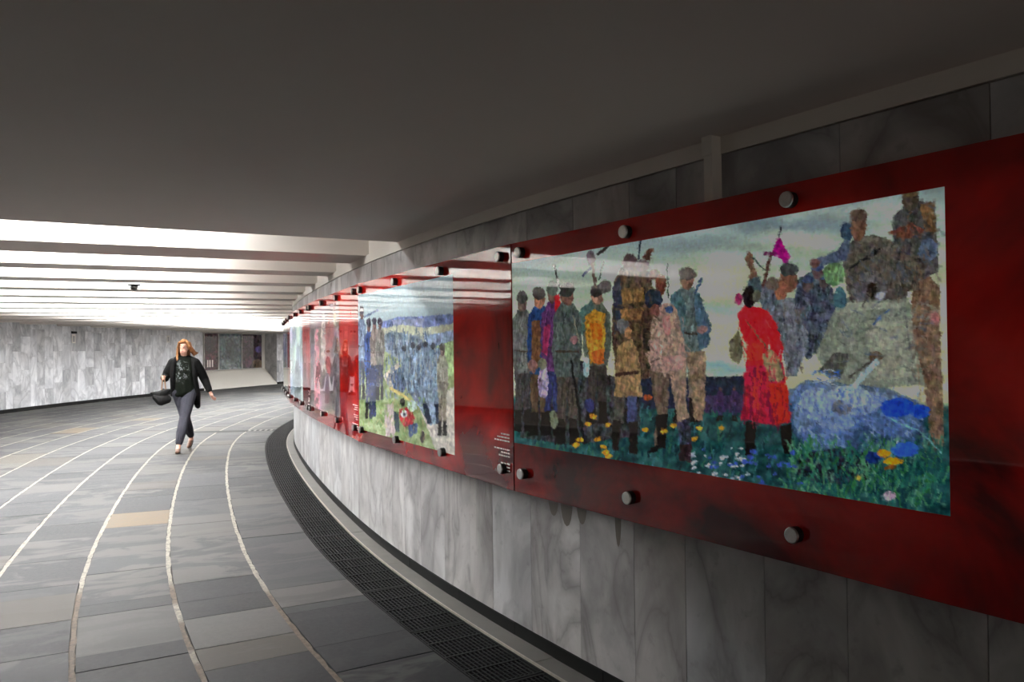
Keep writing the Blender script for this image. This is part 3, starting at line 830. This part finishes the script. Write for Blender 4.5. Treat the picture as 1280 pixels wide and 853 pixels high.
def paint_valley(C):
    def bg(x, y):
        t = np.clip((y-350)/60, 0, 1)[:, None]
        col = np.array([168, 198, 208], float)*(1-t)+np.array([186, 208, 214], float)*t
        col = col+(vnoise(x*.05, y*.14, 3)[:, None]-.5)*34
        g = np.clip((y-432)/5, 0, 1)[:, None]
        gr = np.array([140, 160, 104], float)+(vnoise(x*.15, y*.15, 8)[:, None]-.5)*70+(vnoise(x*.4, y*.4, 9)[:, None]-.5)*40
        return col*(1-g)+gr*g
    C.fill(bg)
    C.poly((118, 136, 192), [(474, 404), (498, 396), (525, 396), (545, 394), (568, 392), (570, 412), (520, 412), (480, 412)], .3); C.poly((150, 160, 196), [(490, 400), (530, 398), (528, 408), (492, 408)], .2)
    C.poly((196, 200, 172), [(474, 412), (500, 406), (530, 410), (568, 404), (572, 440), (474, 424)], .15); C.poly((140, 164, 200), [(530, 420), (570, 412), (572, 432), (536, 436)], .35)
    C.poly((160, 192, 128), [(534, 436), (572, 424), (572, 470), (540, 470)], .25)
    C.poly((196, 190, 178), [(520, 500), (545, 496), (572, 480), (574, 580), (550, 580), (536, 540)], .2)
    C.poly((196, 188, 168), [(478, 470), (500, 452), (500, 480), (490, 490)], .25)
    C.poly((136, 154, 172), [(480, 420), (490, 414), (522, 420), (534, 436), (530, 450), (500, 450), (482, 440)], .35)
    C.poly((120, 144, 168), [(500, 436), (530, 434), (552, 436), (552, 480), (548, 528), (538, 532), (524, 510), (510, 490), (502, 470)], .4)
    C.poly((84, 106, 140), [(488, 470), (500, 458), (508, 480), (504, 492), (492, 488)], .4)
    C.strokes([(72, 100, 140), (130, 152, 176), (90, 110, 130), (158, 164, 154), (62, 74, 96), (110, 130, 170)], 482, 550, 416, 500, 320, 9, 1.1, (-96, -84))
    C.poly((40, 52, 74), [(528, 505), (534, 505), (540, 530), (534, 530)]); C.poly((40, 52, 74), [(543, 505), (548, 505), (549, 530), (545, 530)])
    for x, y in ((516, 432), (524, 434), (532, 431), (541, 433), (505, 436)): C.ell((66, 70, 80), x, y, 3, 4)
    C.man(553, 430, 545, 14, (140, 138, 124), (124, 116, 100), (110, 90, 84), (90, 84, 76))
    for x, t, b_, c1 in ((452, 384, 500, (110, 130, 160)), (461, 399, 524, (58, 84, 150)), (468, 398, 500, (150, 136, 128)), (475, 398, 500, (130, 124, 118))):
        C.man(x, t, b_, 11, c1, (64, 70, 92), (110, 84, 80), (70, 66, 80))
    C.poly((44, 54, 92), [(458, 460), (470, 460), (470, 520), (462, 524)], .3); C.line((110, 130, 170), 456, 396, 472, 388, 2.5)
    C.poly((176, 160, 158), [(480, 506), (492, 504), (494, 544), (482, 546)], .2); C.line((206, 190, 110), 489, 486, 512, 500, 4); C.poly((50, 62, 72), [(492, 515), (499, 515), (499, 540), (494, 540)])
    C.poly((190, 40, 48), [(499, 512), (512, 508), (519, 522), (516, 532), (506, 534), (500, 526)], .25); C.ell((220, 226, 226), 505, 518, 4, 5, .1); C.ell((196, 222, 216), 515, 508, 6, 7, .2); C.ell((44, 52, 72), 505, 518, 1.8, 2.2); C.ell((40, 36, 40), 503, 503, 3, 5)
    C.poly((62, 80, 120), [(510, 532), (522, 528), (522, 540), (512, 548)], .3); C.ell((66, 52, 52), 528, 546, 3, 8)
    C.strokes([(120, 160, 70), (150, 170, 100), (90, 130, 70), (180, 160, 110)], 452, 530, 500, 560, 130, 6, 1.4, (-120, -60), .6)

def dabs(img, px, py, seed):
    """break the flat shapes into short brush dabs"""
    r = np.random.default_rng(seed+50); h, w, _ = img.shape; out = img.copy()
    n = h*w//7
    cx = r.integers(0, w, n); cy = r.integers(0, h, n)
    src = np.clip(np.stack([cy+r.integers(-1, 2, n), cx+r.integers(-1, 2, n)], 1), 0, [h-1, w-1])
    br = 1+r.normal(0, .07, n); tint = r.normal(0, 4, (n, 3)); vert = r.random(n) < .62
    for i in range(n):
        a, b_ = (2+(i % 3 == 0), 1) if vert[i] else (1, 2+(i % 3 == 0))
        y0, y1, x0, x1 = max(0, cy[i]-a), cy[i]+a+1, max(0, cx[i]-b_), cx[i]+b_+1
        c = img[src[i, 0], src[i, 1]]*br[i]+tint[i]
        out[y0:y1, x0:x1] = out[y0:y1, x0:x1]*.74+c*.26
    g = out.mean(2, keepdims=True)
    if seed: return out*.82+g*.18
    return (out*1.06-g*.06-118)*1.14+114

def paint_abstract(base, accents, seed):
    def fn(C):
        def bg(x, y):
            n = np.stack([vnoise(x*.22+seed, y*.05, seed+i) for i in (1, 2, 3)], 1)
            return np.asarray(base, float)[None]*(.75+.5*n[:, :1])+(n-.5)*40
        C.fill(bg)
        for col, x, y, rx, ry in accents: C.ell(col, x, y, rx, ry, .35, .85)
    return fn

PZ0, PZ1 = .81, 2.012
def wave(s, z, j):
    """slight unevenness of the bent acrylic"""
    return .0011*math.sin(5.2*s+j*1.7+.6*z)+.0006*math.sin(11*s+j+2*z)
def make_panel(j, s0, s1, pic, paint, grid, gain, label, piclabel, caption):
    """s0 = near edge, s1 = far edge; pic = (s near, s far, z low, z high) of the printed picture"""
    pa, pb = np.array(P(s0, D_PAN, 0)), np.array(P(s1, D_PAN, 0))
    along = (pb-pa)/np.linalg.norm(pb-pa); nv = np.array((-along[1], along[0], 0.0))   # out of the wall
    def Q(s, d, z):
        q = pa+(pb-pa)*((s-s0)/(s1-s0))+nv*d; return (float(q[0]), float(q[1]), float(z))
    sm = (s0+s1)/2
    base = Vector(Q(sm, 0, PZ0))
    root = empty('picture_panel', base)
    tag(root, label, 'panel', 'picture panels along the curved wall')
    def rel(vs): return [(p[0]-base.x, p[1]-base.y, p[2]-base.z) for p in vs]
    g = .004
    # red acrylic sheet with thickness
    ns, nz = 60, 8
    v = []; uv = []; f = []
    for side, d in ((0, 0.0), (1, -.012)):
        for i in range(ns+1):
            s = s0+g+(s1-s0-2*g)*i/ns
            for k in range(nz+1):
                z = PZ0+(PZ1-PZ0)*k/nz
                v.append(Q(s, d+wave(s, z, j), z)); uv.append((s+j*3.1, z))
    n1 = (ns+1)*(nz+1)
    for i in range(ns):
        for k in range(nz):
            a = i*(nz+1)+k; q = (a, a+nz+1, a+nz+2, a+1)
            f.append(q[::-1]); f.append(tuple(x+n1 for x in q))
    rim = [i*(nz+1) for i in range(ns+1)]+[ns*(nz+1)+k for k in range(1, nz+1)]+[i*(nz+1)+nz for i in range(ns-1, -1, -1)]+[k for k in range(nz-1, 0, -1)]
    for a, b_ in zip(rim, rim[1:]+rim[:1]): f.append((a, b_, b_+n1, a+n1))
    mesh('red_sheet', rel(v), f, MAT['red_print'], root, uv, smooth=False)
    sh = root.children[0].data if root.children else None
    # the printed picture
    a0, a1, z0, z1 = pic
    gs, gz = grid
    S = np.linspace(a1, a0, gs+1); Z = np.linspace(z1, z0, gz+1)
    SS, ZZ = np.meshgrid(S, Z)
    wv = .0011*np.sin(5.2*SS+j*1.7+.6*ZZ)+.0006*np.sin(11*SS+j+2*ZZ)
    T = (SS-s0)/(s1-s0); X = pa[0]+(pb[0]-pa[0])*T+nv[0]*(.0008+wv); Y = pa[1]+(pb[1]-pa[1])*T+nv[1]*(.0008+wv)
    px, py = to_px(X, Y, ZZ)
    C = Canvas(px.ravel(), py.ravel(), *( (1.1, .16) if j == 0 else (.5, .3) )); paint(C)
    img = dabs(C.c.reshape(gz+1, gs+1, 3), px.reshape(gz+1, gs+1), py.reshape(gz+1, gs+1), j)
    col = np.clip(lin(np.clip(img.reshape(-1, 3), 0, 255))*gain, 0, .9)
    n = (gs+1)*(gz+1)
    me = bpy.data.meshes.new('printed_picture')
    co = np.stack([X.ravel()-base.x, Y.ravel()-base.y, ZZ.ravel()-base.z], 1)
    ii = (np.arange(gz)[:, None]*(gs+1)+np.arange(gs)[None]).ravel()
    quads = np.stack([ii, ii+gs+1, ii+gs+2, ii+1], 1)
    me.vertices.add(n); me.vertices.foreach_set('co', co.ravel())
    me.loops.add(len(quads)*4); me.loops.foreach_set('vertex_index', quads.ravel().astype(np.int32))
    me.polygons.add(len(quads)); me.polygons.foreach_set('loop_start', np.arange(0, len(quads)*4, 4, dtype=np.int32)); me.polygons.foreach_set('loop_total', np.full(len(quads), 4, np.int32))
    me.update(calc_edges=True)
    at = me.color_attributes.new('paint', 'FLOAT_COLOR', 'POINT')
    at.data.foreach_set('color', np.concatenate([col, np.ones((n, 1))], 1).ravel())
    me.polygons.foreach_set('use_smooth', [True]*len(me.polygons))
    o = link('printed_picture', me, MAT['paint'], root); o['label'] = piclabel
    # knobs
    for zz in (.907, 1.958):
        for q in (.095, .85/2.47*(s1-s0), 1.62/2.47*(s1-s0), (s1-s0)-.095):
            s = s0+q
            c = Vector(Q(s, 0, zz)); nrm = Vector(nv)
            cr_ = c-base
            kb = MB().tube(cr_+nrm*.026, cr_+nrm*.031, .026, .0245, 20); kb.tube(cr_+nrm*.031, cr_+nrm*.0318, .0245, .022, 20)
            k_ = kb.build('mounting_knob', MAT['steel'], root)
            MB().tube(cr_-nrm*.11, cr_+nrm*.026, .0245, .0255, 16).build('knob_collar', MAT['black_rubber'], k_)
    if caption:
        cb = MB(); rr = random.Random(j)
        for zb in (1.075, 1.0, .93):
            for r_ in range(3):
                z = zb-.0165*r_
                s = s0+.035; total = rr.uniform(.07, .17)
                while s < s0+.035+total:
                    w = rr.uniform(.012, .035)
                    cb.raw([Q(s, .0035, z), Q(s+w, .0035, z), Q(s+w, .0035, z+.007), Q(s, .0035, z+.007)], [(3, 2, 1, 0)])
                    s += w+.006
        cb.v = rel(cb.v); tag(cb.build('caption_lines', MAT['white_ink'], root), kind='stuff')
    return root

J = [-2.77, -.3, 2.18, 4.65, 7.12, 9.6, 12.07]
G0 = 1.55
make_panel(0, J[0], J[1], (-2.4, -.305, 1.045, 1.915), paint_rally, (680, 400), G0,
    'red glass panel with a large painting of a crowd and red coat', 'painting of soldiers and villagers around a woman in a red coat', False)
make_panel(1, J[1], J[2], (.4, 2.17, .905, 1.925), paint_valley, (260, 300), 1.0,
    'red glass panel with a painting of blue columns of men in a green valley', 'painting of blue columns of men below mountains', True)
make_panel(2, J[2], J[3], (2.95, 4.64, .93, 1.925), paint_abstract((140, 124, 122), [((206, 130, 140), 396, 470, 4, 60), ((176, 84, 84), 412, 430, 6, 40), ((96, 90, 92), 420, 470, 7, 50), ((190, 170, 160), 404, 430, 3, 40)], 3), (70, 120), .7,
    'red glass panel whose grey and pink painting mirrors the walking woman', 'grey and pink painting', True)
make_panel(3, J[3], J[4], (5.4, 7.11, .93, 1.925), paint_abstract((176, 200, 204), [((130, 140, 146), 372, 480, 4, 30)], 4), (60, 100), .85,
    'red glass panel with a pale blue painting beside the grey and pink one', 'pale blue painting', True)
make_panel(4, J[4], J[5], (7.9, 9.59, .93, 1.925), paint_abstract((110, 116, 126), [((150, 150, 150), 360, 500, 3, 20)], 5), (40, 80), .8,
    'red glass panel with a dark grey painting just beyond the pale blue one', 'dark grey painting', True)
make_panel(5, J[5], J[6], (10.4, 12.06, .93, 1.925), paint_abstract((120, 112, 120), [], 6), (40, 80), .8,
    'farthest red glass panel, mostly hidden where the wall curves away', 'dim grey painting', False)

# ------------------------------------------------------------------ three posters in the far niche
def make_poster(px0, px1, z0, z1, base, acc, label, seed, letters=False):
    o = lambda s: out_off(s)+ND-.05
    a, b_ = s_at_px(px0, o(27), 24, 34), s_at_px(px1, o(29), 24, 34)
    c0 = Vector(P((a+b_)/2, o((a+b_)/2), z0)); root = empty('wall_poster', c0)
    tag(root, label, 'poster')
    gs, gz = 36, 60
    v = []; f = []; px = []; py = []
    for i in range(gz+1):
        for k in range(gs+1):
            s = a+(b_-a)*k/gs; z = z1+(z0-z1)*i/gz
            p = P(s, o(s), z); v.append(tuple(Vector(p)-c0)); u, w = to_px(*p); px.append(float(u)); py.append(float(w))
    for i in range(gz):
        for k in range(gs):
            q = i*(gs+1)+k; f.append((q, q+gs+1, q+gs+2, q+1))
    C = Canvas(np.array(px), np.array(py), .4, .5)
    C.fill(lambda x, y: np.asarray(base, float)[None]*(.55+.9*vnoise(x*.8, y*.5, seed)[:, None])+(np.stack([vnoise(x*.6, y*.4, seed+i) for i in (1, 2, 3)], 1)-.5)*24)
    for q in acc: C.ell(*q[:5], .5, .45)
    me = bpy.data.meshes.new('poster_print'); me.from_pydata(v, [], f)
    at = me.color_attributes.new('paint', 'FLOAT_COLOR', 'POINT')
    at.data.foreach_set('color', np.concatenate([np.clip(lin(np.clip(C.c*.75+.25*C.c.mean(1, keepdims=True), 0, 255))*.8, 0, .9), np.ones((len(v), 1))], 1).ravel())
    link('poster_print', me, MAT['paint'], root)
    fr = MB()
    def bar(s0, s1, za, zb): fr.block(s0, s1, o(s0)-.02, o(s0)+.045, za, zb)
    bar(a-.03, a, z0-.03, z1+.03); bar(b_, b_+.03, z0-.03, z1+.03)
    for q0, q1 in zip(np.linspace(a, b_, 5)[:-1], np.linspace(a, b_, 5)[1:]): bar(q0, q1, z0-.03, z0); bar(q0, q1, z1, z1+.03)
    fr.v = [tuple(Vector(p)-c0) for p in fr.v]; fr.build('poster_frame', MAT['steel_frame'], root)
    if letters:
        lt = MB()
        for q in (.18, .34, .52):
            s = a+(b_-a)*q; w = (b_-a)*.09
            lt.raw([P(s, o(s)-.004, z0+.12), P(s+w, o(s+w)-.004, z0+.12), P(s+w, o(s+w)-.004, z0+.42), P(s, o(s)-.004, z0+.42)], [(0, 1, 2, 3)])
        lt.v = [tuple(Vector(p)-c0) for p in lt.v]; lt.build('white_letters', MAT['white_ink'], root)
MAT['steel_frame'] = plain('pale_frame', lin((176, 174, 170)), .4)
make_poster(255.5, 271, .78, 2.3, (70, 44, 48), [((50, 60, 62), 262, 430, 6, 10, .3), ((120, 50, 70), 264, 450, 6, 8, .3)], 'dark red poster with white letters at its foot in the far niche', 11, True)
make_poster(274.5, 302.5, .78, 2.3, (78, 92, 94), [((120, 130, 130), 284, 455, 10, 6, .4), ((48, 56, 60), 290, 440, 8, 14, .4), ((150, 156, 156), 292, 462, 9, 3, .4), ((60, 110, 100), 279, 432, 3, 10, .3)], 'grey green poster in the middle of the far niche', 12)
make_poster(306, 329.5, .78, 2.3, (62, 46, 54), [((90, 84, 190), 323, 437, 4, 4, .3), ((124, 104, 60), 322, 456, 7, 7, .3), ((120, 50, 90), 311, 452, 4, 7, .3)], 'dark poster with a violet spot and gold corner in the far niche', 13)

# two small paper notices on the outer wall
for px, s_lo, w, h, z, lb in ((92, 17, .16, .27, 1.97, 'small white notice on the grey marble wall under a dark clip'), (213, 21, .16, .25, 2.02, 'small pale notice on the marble wall close to the walking woman')):
    s = s_at_px(px, W_OUT, s_lo, s_lo+8)
    o = out_off(s)
    k = w/2/1.15
    mb = MB().block(s-k, s+k, o-.012, o+.001, z-h/2, z+h/2)
    n_ = tag(mb.build('wall_notice', MAT['white_paint']), lb, 'notice')
    MB().block(s-k*.55, s+k*.55, o-.014, o-.0125, z-h*.36, z+h*.3).build('printed_field', plain('notice_grey', lin((150, 150, 152)), .5), n_)
    if px < 100: MB().block(s-k*1.2, s+k*1.6, o-.03, o+.001, z+h*.55, z+h*.8).build('clip', MAT['black_base'], n_)

# ------------------------------------------------------------------ damp runs on the marble under the first panel
stm, nt, b = newmat('damp_stain')
b.inputs['Base Color'].default_value = (*lin((112, 104, 95)), 1); b.inputs['Roughness'].default_value = .3
def runs(px, drops):
    s = s_at_px(px, 0, -2.5, 1.5, .75)
    for ds, w, l in drops:
        a = s+ds; n = 8
        pts = [(a-w, .86)]+[(a-w*math.cos(math.pi*i/n), .79-l*math.sin(math.pi*i/n)) for i in range(n+1)]+[(a+w, .86)]
        mesh('damp_stain', [P(q, .0014, z) for q, z in pts], [tuple(range(len(pts)))[::-1]], stm, WIN)
runs(705, [(.09, .045, .10), (-.02, .05, .13), (-.14, .04, .10), (-.40, .022, .15)])

# ------------------------------------------------------------------ the walking woman
def ico(sub=2):
    bm = bmesh.new(); bmesh.ops.create_icosphere(bm, subdivisions=sub, radius=1)
    v = np.array([p.co[:] for p in bm.verts]); f = [tuple(p.index for p in q.verts) for q in bm.faces]; bm.free()
    return v, f
ICO = ico(2)
def cap(p0, p1, r0, r1, flat=(1, 1, 1), n=None):
    p0, p1 = np.array(p0, float), np.array(p1, float)
    d = np.linalg.norm(p1-p0); n = n or max(2, int(d/(.35*min(r0, r1)*min(flat)))+2)
    return [(p0+(p1-p0)*t, (r0+(r1-r0)*t)*np.array(flat, float)) for t in np.linspace(0, 1, n)]
def chain(pts, rs, flat=(1, 1, 1)):
    out = []
    for a, b_, r0, r1 in zip(pts[:-1], pts[1:], rs[:-1], rs[1:]): out += cap(a, b_, r0, r1, flat)
    return out
def blob(name, prims, voxel, mat, parent, smooth=4, label=None):
    V = []; F = []; n = 0
    for c, r in prims:
        V.append(ICO[0]*np.asarray(r)+np.asarray(c)); F += [tuple(i+n for i in q) for q in ICO[1]]; n += len(ICO[0])
    me = bpy.data.meshes.new(name); me.from_pydata(np.concatenate(V).tolist(), [], F)
    o = bpy.data.objects.new(name, me); COL.objects.link(o)
    md = o.modifiers.new('r', 'REMESH'); md.mode = 'VOXEL'; md.voxel_size = voxel; md.use_smooth_shade = True
    if smooth:
        ms = o.modifiers.new('s', 'SMOOTH'); ms.iterations = smooth; ms.factor = .5
    dg = bpy.context.evaluated_depsgraph_get()
    m2 = bpy.data.meshes.new_from_object(o.evaluated_get(dg))
    o.modifiers.clear(); o.data = m2; m2.name = name; bpy.data.meshes.remove(me)
    m2.materials.clear(); m2.materials.append(mat)
    m2.polygons.foreach_set('use_smooth', [True]*len(m2.polygons))
    if parent: o.parent = parent
    if label: o['label'] = label
    return o
def folds(name, col, rough=.85, scale=9, strength=.5):
    m, nt, b = newmat(name)
    tc = N(nt, 'ShaderNodeTexCoord'); mp = N(nt, 'ShaderNodeMapping'); mp.inputs['Scale'].default_value = (1.6, 1.6, .7)
    nt.links.new(tc.outputs['Object'], mp.inputs[0])
    f = noise(nt, mp.outputs[0], scale, 3, .5, 1.0)
    c = mix(nt, f, [x*.85 for x in col], [x*1.15 for x in col]); nt.links.new(c, b.inputs['Base Color'])
    b.inputs['Roughness'].default_value = rough; b.inputs['Specular IOR Level'].default_value = .1
    bump(nt, b, f, strength, .03)
    return m
SKIN = plain('skin', lin((196, 150, 130)), .5, var=.05)
HAIR = folds('auburn_hair', lin((122, 84, 54)), .8, 26, .7)
JACKET = folds('black_jacket', lin((12, 12, 12)))
DENIM = folds('grey_trousers', lin((54, 54, 61)), .95, 11, 1.0)
SHOE = plain('brown_leather', lin((92, 64, 48)), .5)
SOLE = plain('dark_sole', lin((40, 34, 32)), .7)
BAGM = folds('black_bag', lin((20, 20, 20)), .6, 10, .5)
STRAP = plain('tan_strap', lin((150, 116, 88)), .6)
# shirt with a pale floral print on the chest
SHIRT, nt, b = newmat('green_print_shirt')
tc = N(nt, 'ShaderNodeTexCoord')
f1 = noise(nt, tc.outputs['Object'], 22, 3, .6, .8); f2 = noise(nt, tc.outputs['Object'], 6, 2)
mp = N(nt, 'ShaderNodeMapping'); mp.inputs['Location'].default_value = (.03*7, .0, -1.22*4.6); mp.inputs['Scale'].default_value = (7, .0, 4.6)
nt.links.new(tc.outputs['Object'], mp.inputs[0])
ln = nt.nodes.new('ShaderNodeVectorMath'); ln.operation = 'LENGTH'; nt.links.new(mp.outputs[0], ln.inputs[0])
msk = ramp(nt, ln.outputs['Value'], [(.5, 1), (.95, 0)])
pf = math_(nt, 'MULTIPLY', msk, ramp(nt, f1, [(.53, 0), (.63, .3)]))
base = mix(nt, f2, lin((9, 12, 8)), lin((17, 21, 15)))
nt.links.new(mix(nt, pf, base, lin((168, 172, 176))), b.inputs['Base Color']); b.inputs['Roughness'].default_value = .9; b.inputs['Specular IOR Level'].default_value = .08

foot = P(8.9, 1.69, 0)
wx, wy = foot[0]+.0, foot[1]
phi = math.atan2(-wx, wy)           # her front is turned to the camera
front = Matrix.Rotation(phi, 3, 'Z') @ Vector((-.09, -.42, 0))
W = empty('person', (wx-front.x, wy-front.y, 0), phi)
tag(W, 'woman walking in black jacket, grey trousers and brown shoes, black handbag in hand', 'person')
hc = np.array((.004, -.01, 1.585)); ya = math.radians(-16)
def hd(p):
    x, y, z = p; return (hc[0]+x*math.cos(ya)-y*math.sin(ya), hc[1]+x*math.sin(ya)+y*math.cos(ya), hc[2]+z)
bl, br_ = (-.155, .0, 1.355), (.165, .0, 1.345)
el, er = (-.27, .09, 1.115), (.30, .05, 1.085)
wl, wr = (-.285, -.09, 1.125), (.378, -.04, .885)
fh, fk_, fa = (.085, 0, .88), (.0, -.19, .50), (-.085, -.33, .10)
rh, rk, ra = (-.075, .02, .88), (.02, -.0, .47), (.105, .33, .15)
body = []
# head, neck, trunk
body += [(np.array(hd((0, .01, .02))), (.074, .09, .105)), (np.array(hd((0, -.025, -.055))), (.055, .06, .06)), (np.array(hd((0, -.03, -.09))), (.032, .035, .03))]
body += cap(hd((0, -.088, .005)), hd((0, -.104, -.03)), .008, .013)
body += [(np.array(hd((sx*.074, .015, -.01))), (.012, .02, .03)) for sx in (-1, 1)]
body += cap((.0, .02, 1.36), (.003, .0, 1.5), .055, .047)
body += cap((.0, .02, 1.36), (.01, .02, 1.12), .1, .1, (1.25, .8, 1)) + cap((.01, .02, 1.12), (.01, .02, .92), .1, .11, (1.2, .85, 1))
body += chain([(0, .02, 1.36), bl, el, wl], [.05, .045, .036, .026]) + chain([(0, .02, 1.36), br_, er, wr], [.05, .045, .036, .026])
body += chain([(.05, .01, .9), fh, fk_, fa], [.09, .085, .052, .036]) + chain([(-.03, .02, .9), rh, rk, ra], [.09, .085, .052, .036])
body += cap(fa, (-.1, -.46, .04), .036, .028) + cap(ra, (.07, .2, .035), .036, .028)
# gripping hand: fingers close round the strap
body += cap(wl, (-.285, -.135, 1.125), .026, .028, (.75, 1, 1.1)) 
gx, gy = -.285, -.165
for i, (dz, r) in enumerate(((.030, .0088), (.011, .0092), (-.008, .0088), (-.026, .0078))):
    z = 1.125+dz
    body += chain([(gx-.018, gy+.025, z), (gx-.024, gy-.004, z), (gx-.008, gy-.024, z), (gx+.014, gy-.016, z)], [r]*4)
body += chain([(gx+.018, gy+.035, 1.14), (gx+.026, gy+.008, 1.15), (gx+.016, gy-.014, 1.152)], [.011, .010, .009])
# swinging hand, relaxed
d = (np.array(wr)-np.array(er)); d /= np.linalg.norm(d); q = np.array((.5, -.85, .0)); q -= d*(q@d); q /= np.linalg.norm(q); nn = np.cross(d, q)
pal = np.array(wr)+d*.055
body += cap(wr, pal, .024, .028, (1.0, 1.1, 1))
for t, l, r in ((-.028, .068, .0085), (-.010, .078, .009), (.009, .073, .0088), (.026, .058, .0078)):
    a0 = pal+d*.018+q*t
    body += chain([a0, a0+d*l*.45-nn*.006, a0+d*l*.75-nn*.02, a0+d*l*.92-nn*.036], [r, r, r*.92, r*.85])
t0 = np.array(wr)+d*.03-q*.022
body += chain([t0, t0+d*.028-q*.02-nn*.008, t0+d*.054-q*.024-nn*.02], [.012, .010, .009])
blob('body', body, .0058, SKIN, W, 3)
for sx in (-1, 1):
    v_, f_ = ICO
    p = hd((sx*.03, -.076, .008))
    e = mesh('eye', [(p[0]+a*.012, p[1]+b_*.01, p[2]+c*.0065) for a, b_, c in v_], f_, plain('eye_white', (.7, .68, .65), .3), W, smooth=True)
    p = hd((sx*.03, -.085, .008)); mesh('iris', [(p[0]+a*.006, p[1]+b_*.004, p[2]+c*.006) for a, b_, c in v_], f_, SOLE, e, smooth=True)
    mb = MB().tube(hd((sx*.014, -.083, .026)), hd((sx*.047, -.068, .027)), .004, .0028, 8); mb.build('eyebrow', HAIR, W)
p = hd((0, -.083, -.058)); mesh('lips', [(p[0]+a*.021, p[1]+b_*.009, p[2]+c*.0075) for a, b_, c in ICO[0]], ICO[1], plain('lips', lin((176, 100, 96)), .45), W, smooth=True)
hair = [(np.array(hd((0, .022, .035))), (.085, .094, .1)), (np.array(hd((0, .05, -.03))), (.082, .065, .11))]
hair += cap(hd((-.02, -.05, .088)), hd((.02, -.05, .088)), .03, .03) + cap(hd((0, -.03, .1)), hd((0, .05, .1)), .036, .036)
for k in range(5):
    hair += chain([hd((-.06-.004*k, -.045+.02*k, .075)), hd((-.08, -.04+.022*k, -.02)), hd((-.088-.004*k, -.045+.02*k, -.11)), (-.085-.012*k, -.1+.03*k, 1.40-.012*k)], [.018, .02, .02, .008])
    hair += chain([hd((.06+.004*k, -.045+.02*k, .075)), hd((.088, -.03+.022*k, .0)), (.115+.012*k, -.02+.02*k, 1.52-.004*k), (.15+.016*k, -.0+.02*k, 1.45+.012*k)], [.018, .024, .023, .008])
    hair += chain([hd((-.05+.025*k, .08, 0)), (-.05+.03*k, .1, 1.47), (-.05+.04*k, .1, 1.38)], [.03, .03, .012])
blob('hair', hair, .0065, HAIR, W, 2)
shirt = cap((.0, .02, 1.385), (.005, .01, 1.2), .105, .115, (1.38, .9, .8)) + cap((.005, .01, 1.2), (.015, .01, .9), .115, .135, (1.28, .98, 1)) + cap((-.07, .0, .86), (.1, .0, .86), .085, .085, (1, 1.2, .7))
shirt += cap((-.13, .01, 1.365), (.14, .01, 1.36), .062, .062) + cap((0, .02, 1.38), (0, .01, 1.43), .075, .06)
blob('shirt', shirt, .01, SHIRT, W, 4, 'dark green shirt with a pale print')
jk = chain([(-.07, .04, 1.405), bl, (-.235, .06, 1.2), el, (-.283, -.05, 1.125)], [.062, .075, .068, .064, .052]) + chain([(.08, .04, 1.40), br_, (.25, .03, 1.2), er, (.36, -.03, .925)], [.062, .078, .072, .068, .052])
jk += cap((0, .08, 1.38), (.01, .09, .95), .09, .1, (1.75, .7, 1))
for x0, x1, zb in ((-.155, -.15, .86), (.15, .19, .72)):
    jk += chain([(x0, .0, 1.34), (x0*1.02, -.02, 1.15), (x1, .02, zb+.1), (x1*1.12, .06, zb)], [.06, .055, .06, .035], (.8, 1.3, 1))
jk += chain([(.12, .1, 1.1), (.17, .11, .85), (.2, .13, .66)], [.08, .07, .04], (1.1, .6, 1)) + chain([(.0, .12, 1.0), (.05, .13, .84), (.07, .14, .76)], [.1, .09, .04], (1.2, .5, 1))
blob('jacket', jk, .01, JACKET, W, 5)
tr_ = chain([(.06, .01, .92), fh, (.04, -.1, .69), fk_, (-.045, -.27, .3), (-.075, -.315, .155)], [.115, .108, .095, .078, .075, .056]) + chain([(-.04, .02, .92), rh, (-.02, .01, .68), rk, (.065, .19, .3), (.094, .29, .205)], [.115, .105, .092, .078, .074, .056])
blob('trousers', tr_, .009, DENIM, W, 4)
for heel, toe, up_ in (((-.083, -.325, .035), (-.105, -.54, .03), 0), ((.105, .335, .115), (.06, .15, .03), 1)):
    hl, to = np.array(heel), np.array(toe)
    mid = (hl*.45+to*.55)
    if up_: mid = hl*.3+to*.7+np.array((0, .0, -.005))
    sh = chain([hl+np.array((0, 0, .012)), mid+np.array((0, 0, .012)), to], [.036, .038, .03], (1, 1, .85))
    so_ = blob('shoe', sh, .006, SHOE, W, 2)
    blob('sole', chain([hl-np.array((0, 0, .022)), mid-np.array((0, 0, .02)), to-np.array((0, 0, .014))], [.034, .038, .03], (1.02, 1.05, .3)), .005, SOLE, so_, 1)

# handbag
HB = empty('handbag', (wx-front.x, wy-front.y, 0), phi)   # hangs clear of her hip
tag(HB, 'slouchy black handbag hanging from the walking woman\'s hand', 'handbag')
bg = chain([(-.40, -.15, .84), (-.32, -.16, .79), (-.24, -.15, .80)], [.05, .085, .065], (1, .8, 1)) + chain([(-.46, -.15, .9), (-.33, -.16, .88), (-.28, -.16, .9), (-.2, -.16, .94)], [.018, .06, .06, .02], (1, .7, 1)) + cap((-.29, -.16, .9), (-.29, -.16, .95), .05, .02, (1.2, .7, 1))
blob('bag_body', bg, .008, BAGM, HB, 4)
MB().tube((gx-.012, gy, 1.165), (gx-.03, gy, .94), .009, .009, 8).build('strap', STRAP, HB)
MB().tube((gx+.006, gy, 1.165), (gx+.03, gy, .94), .009, .009, 8).build('strap', STRAP, HB)
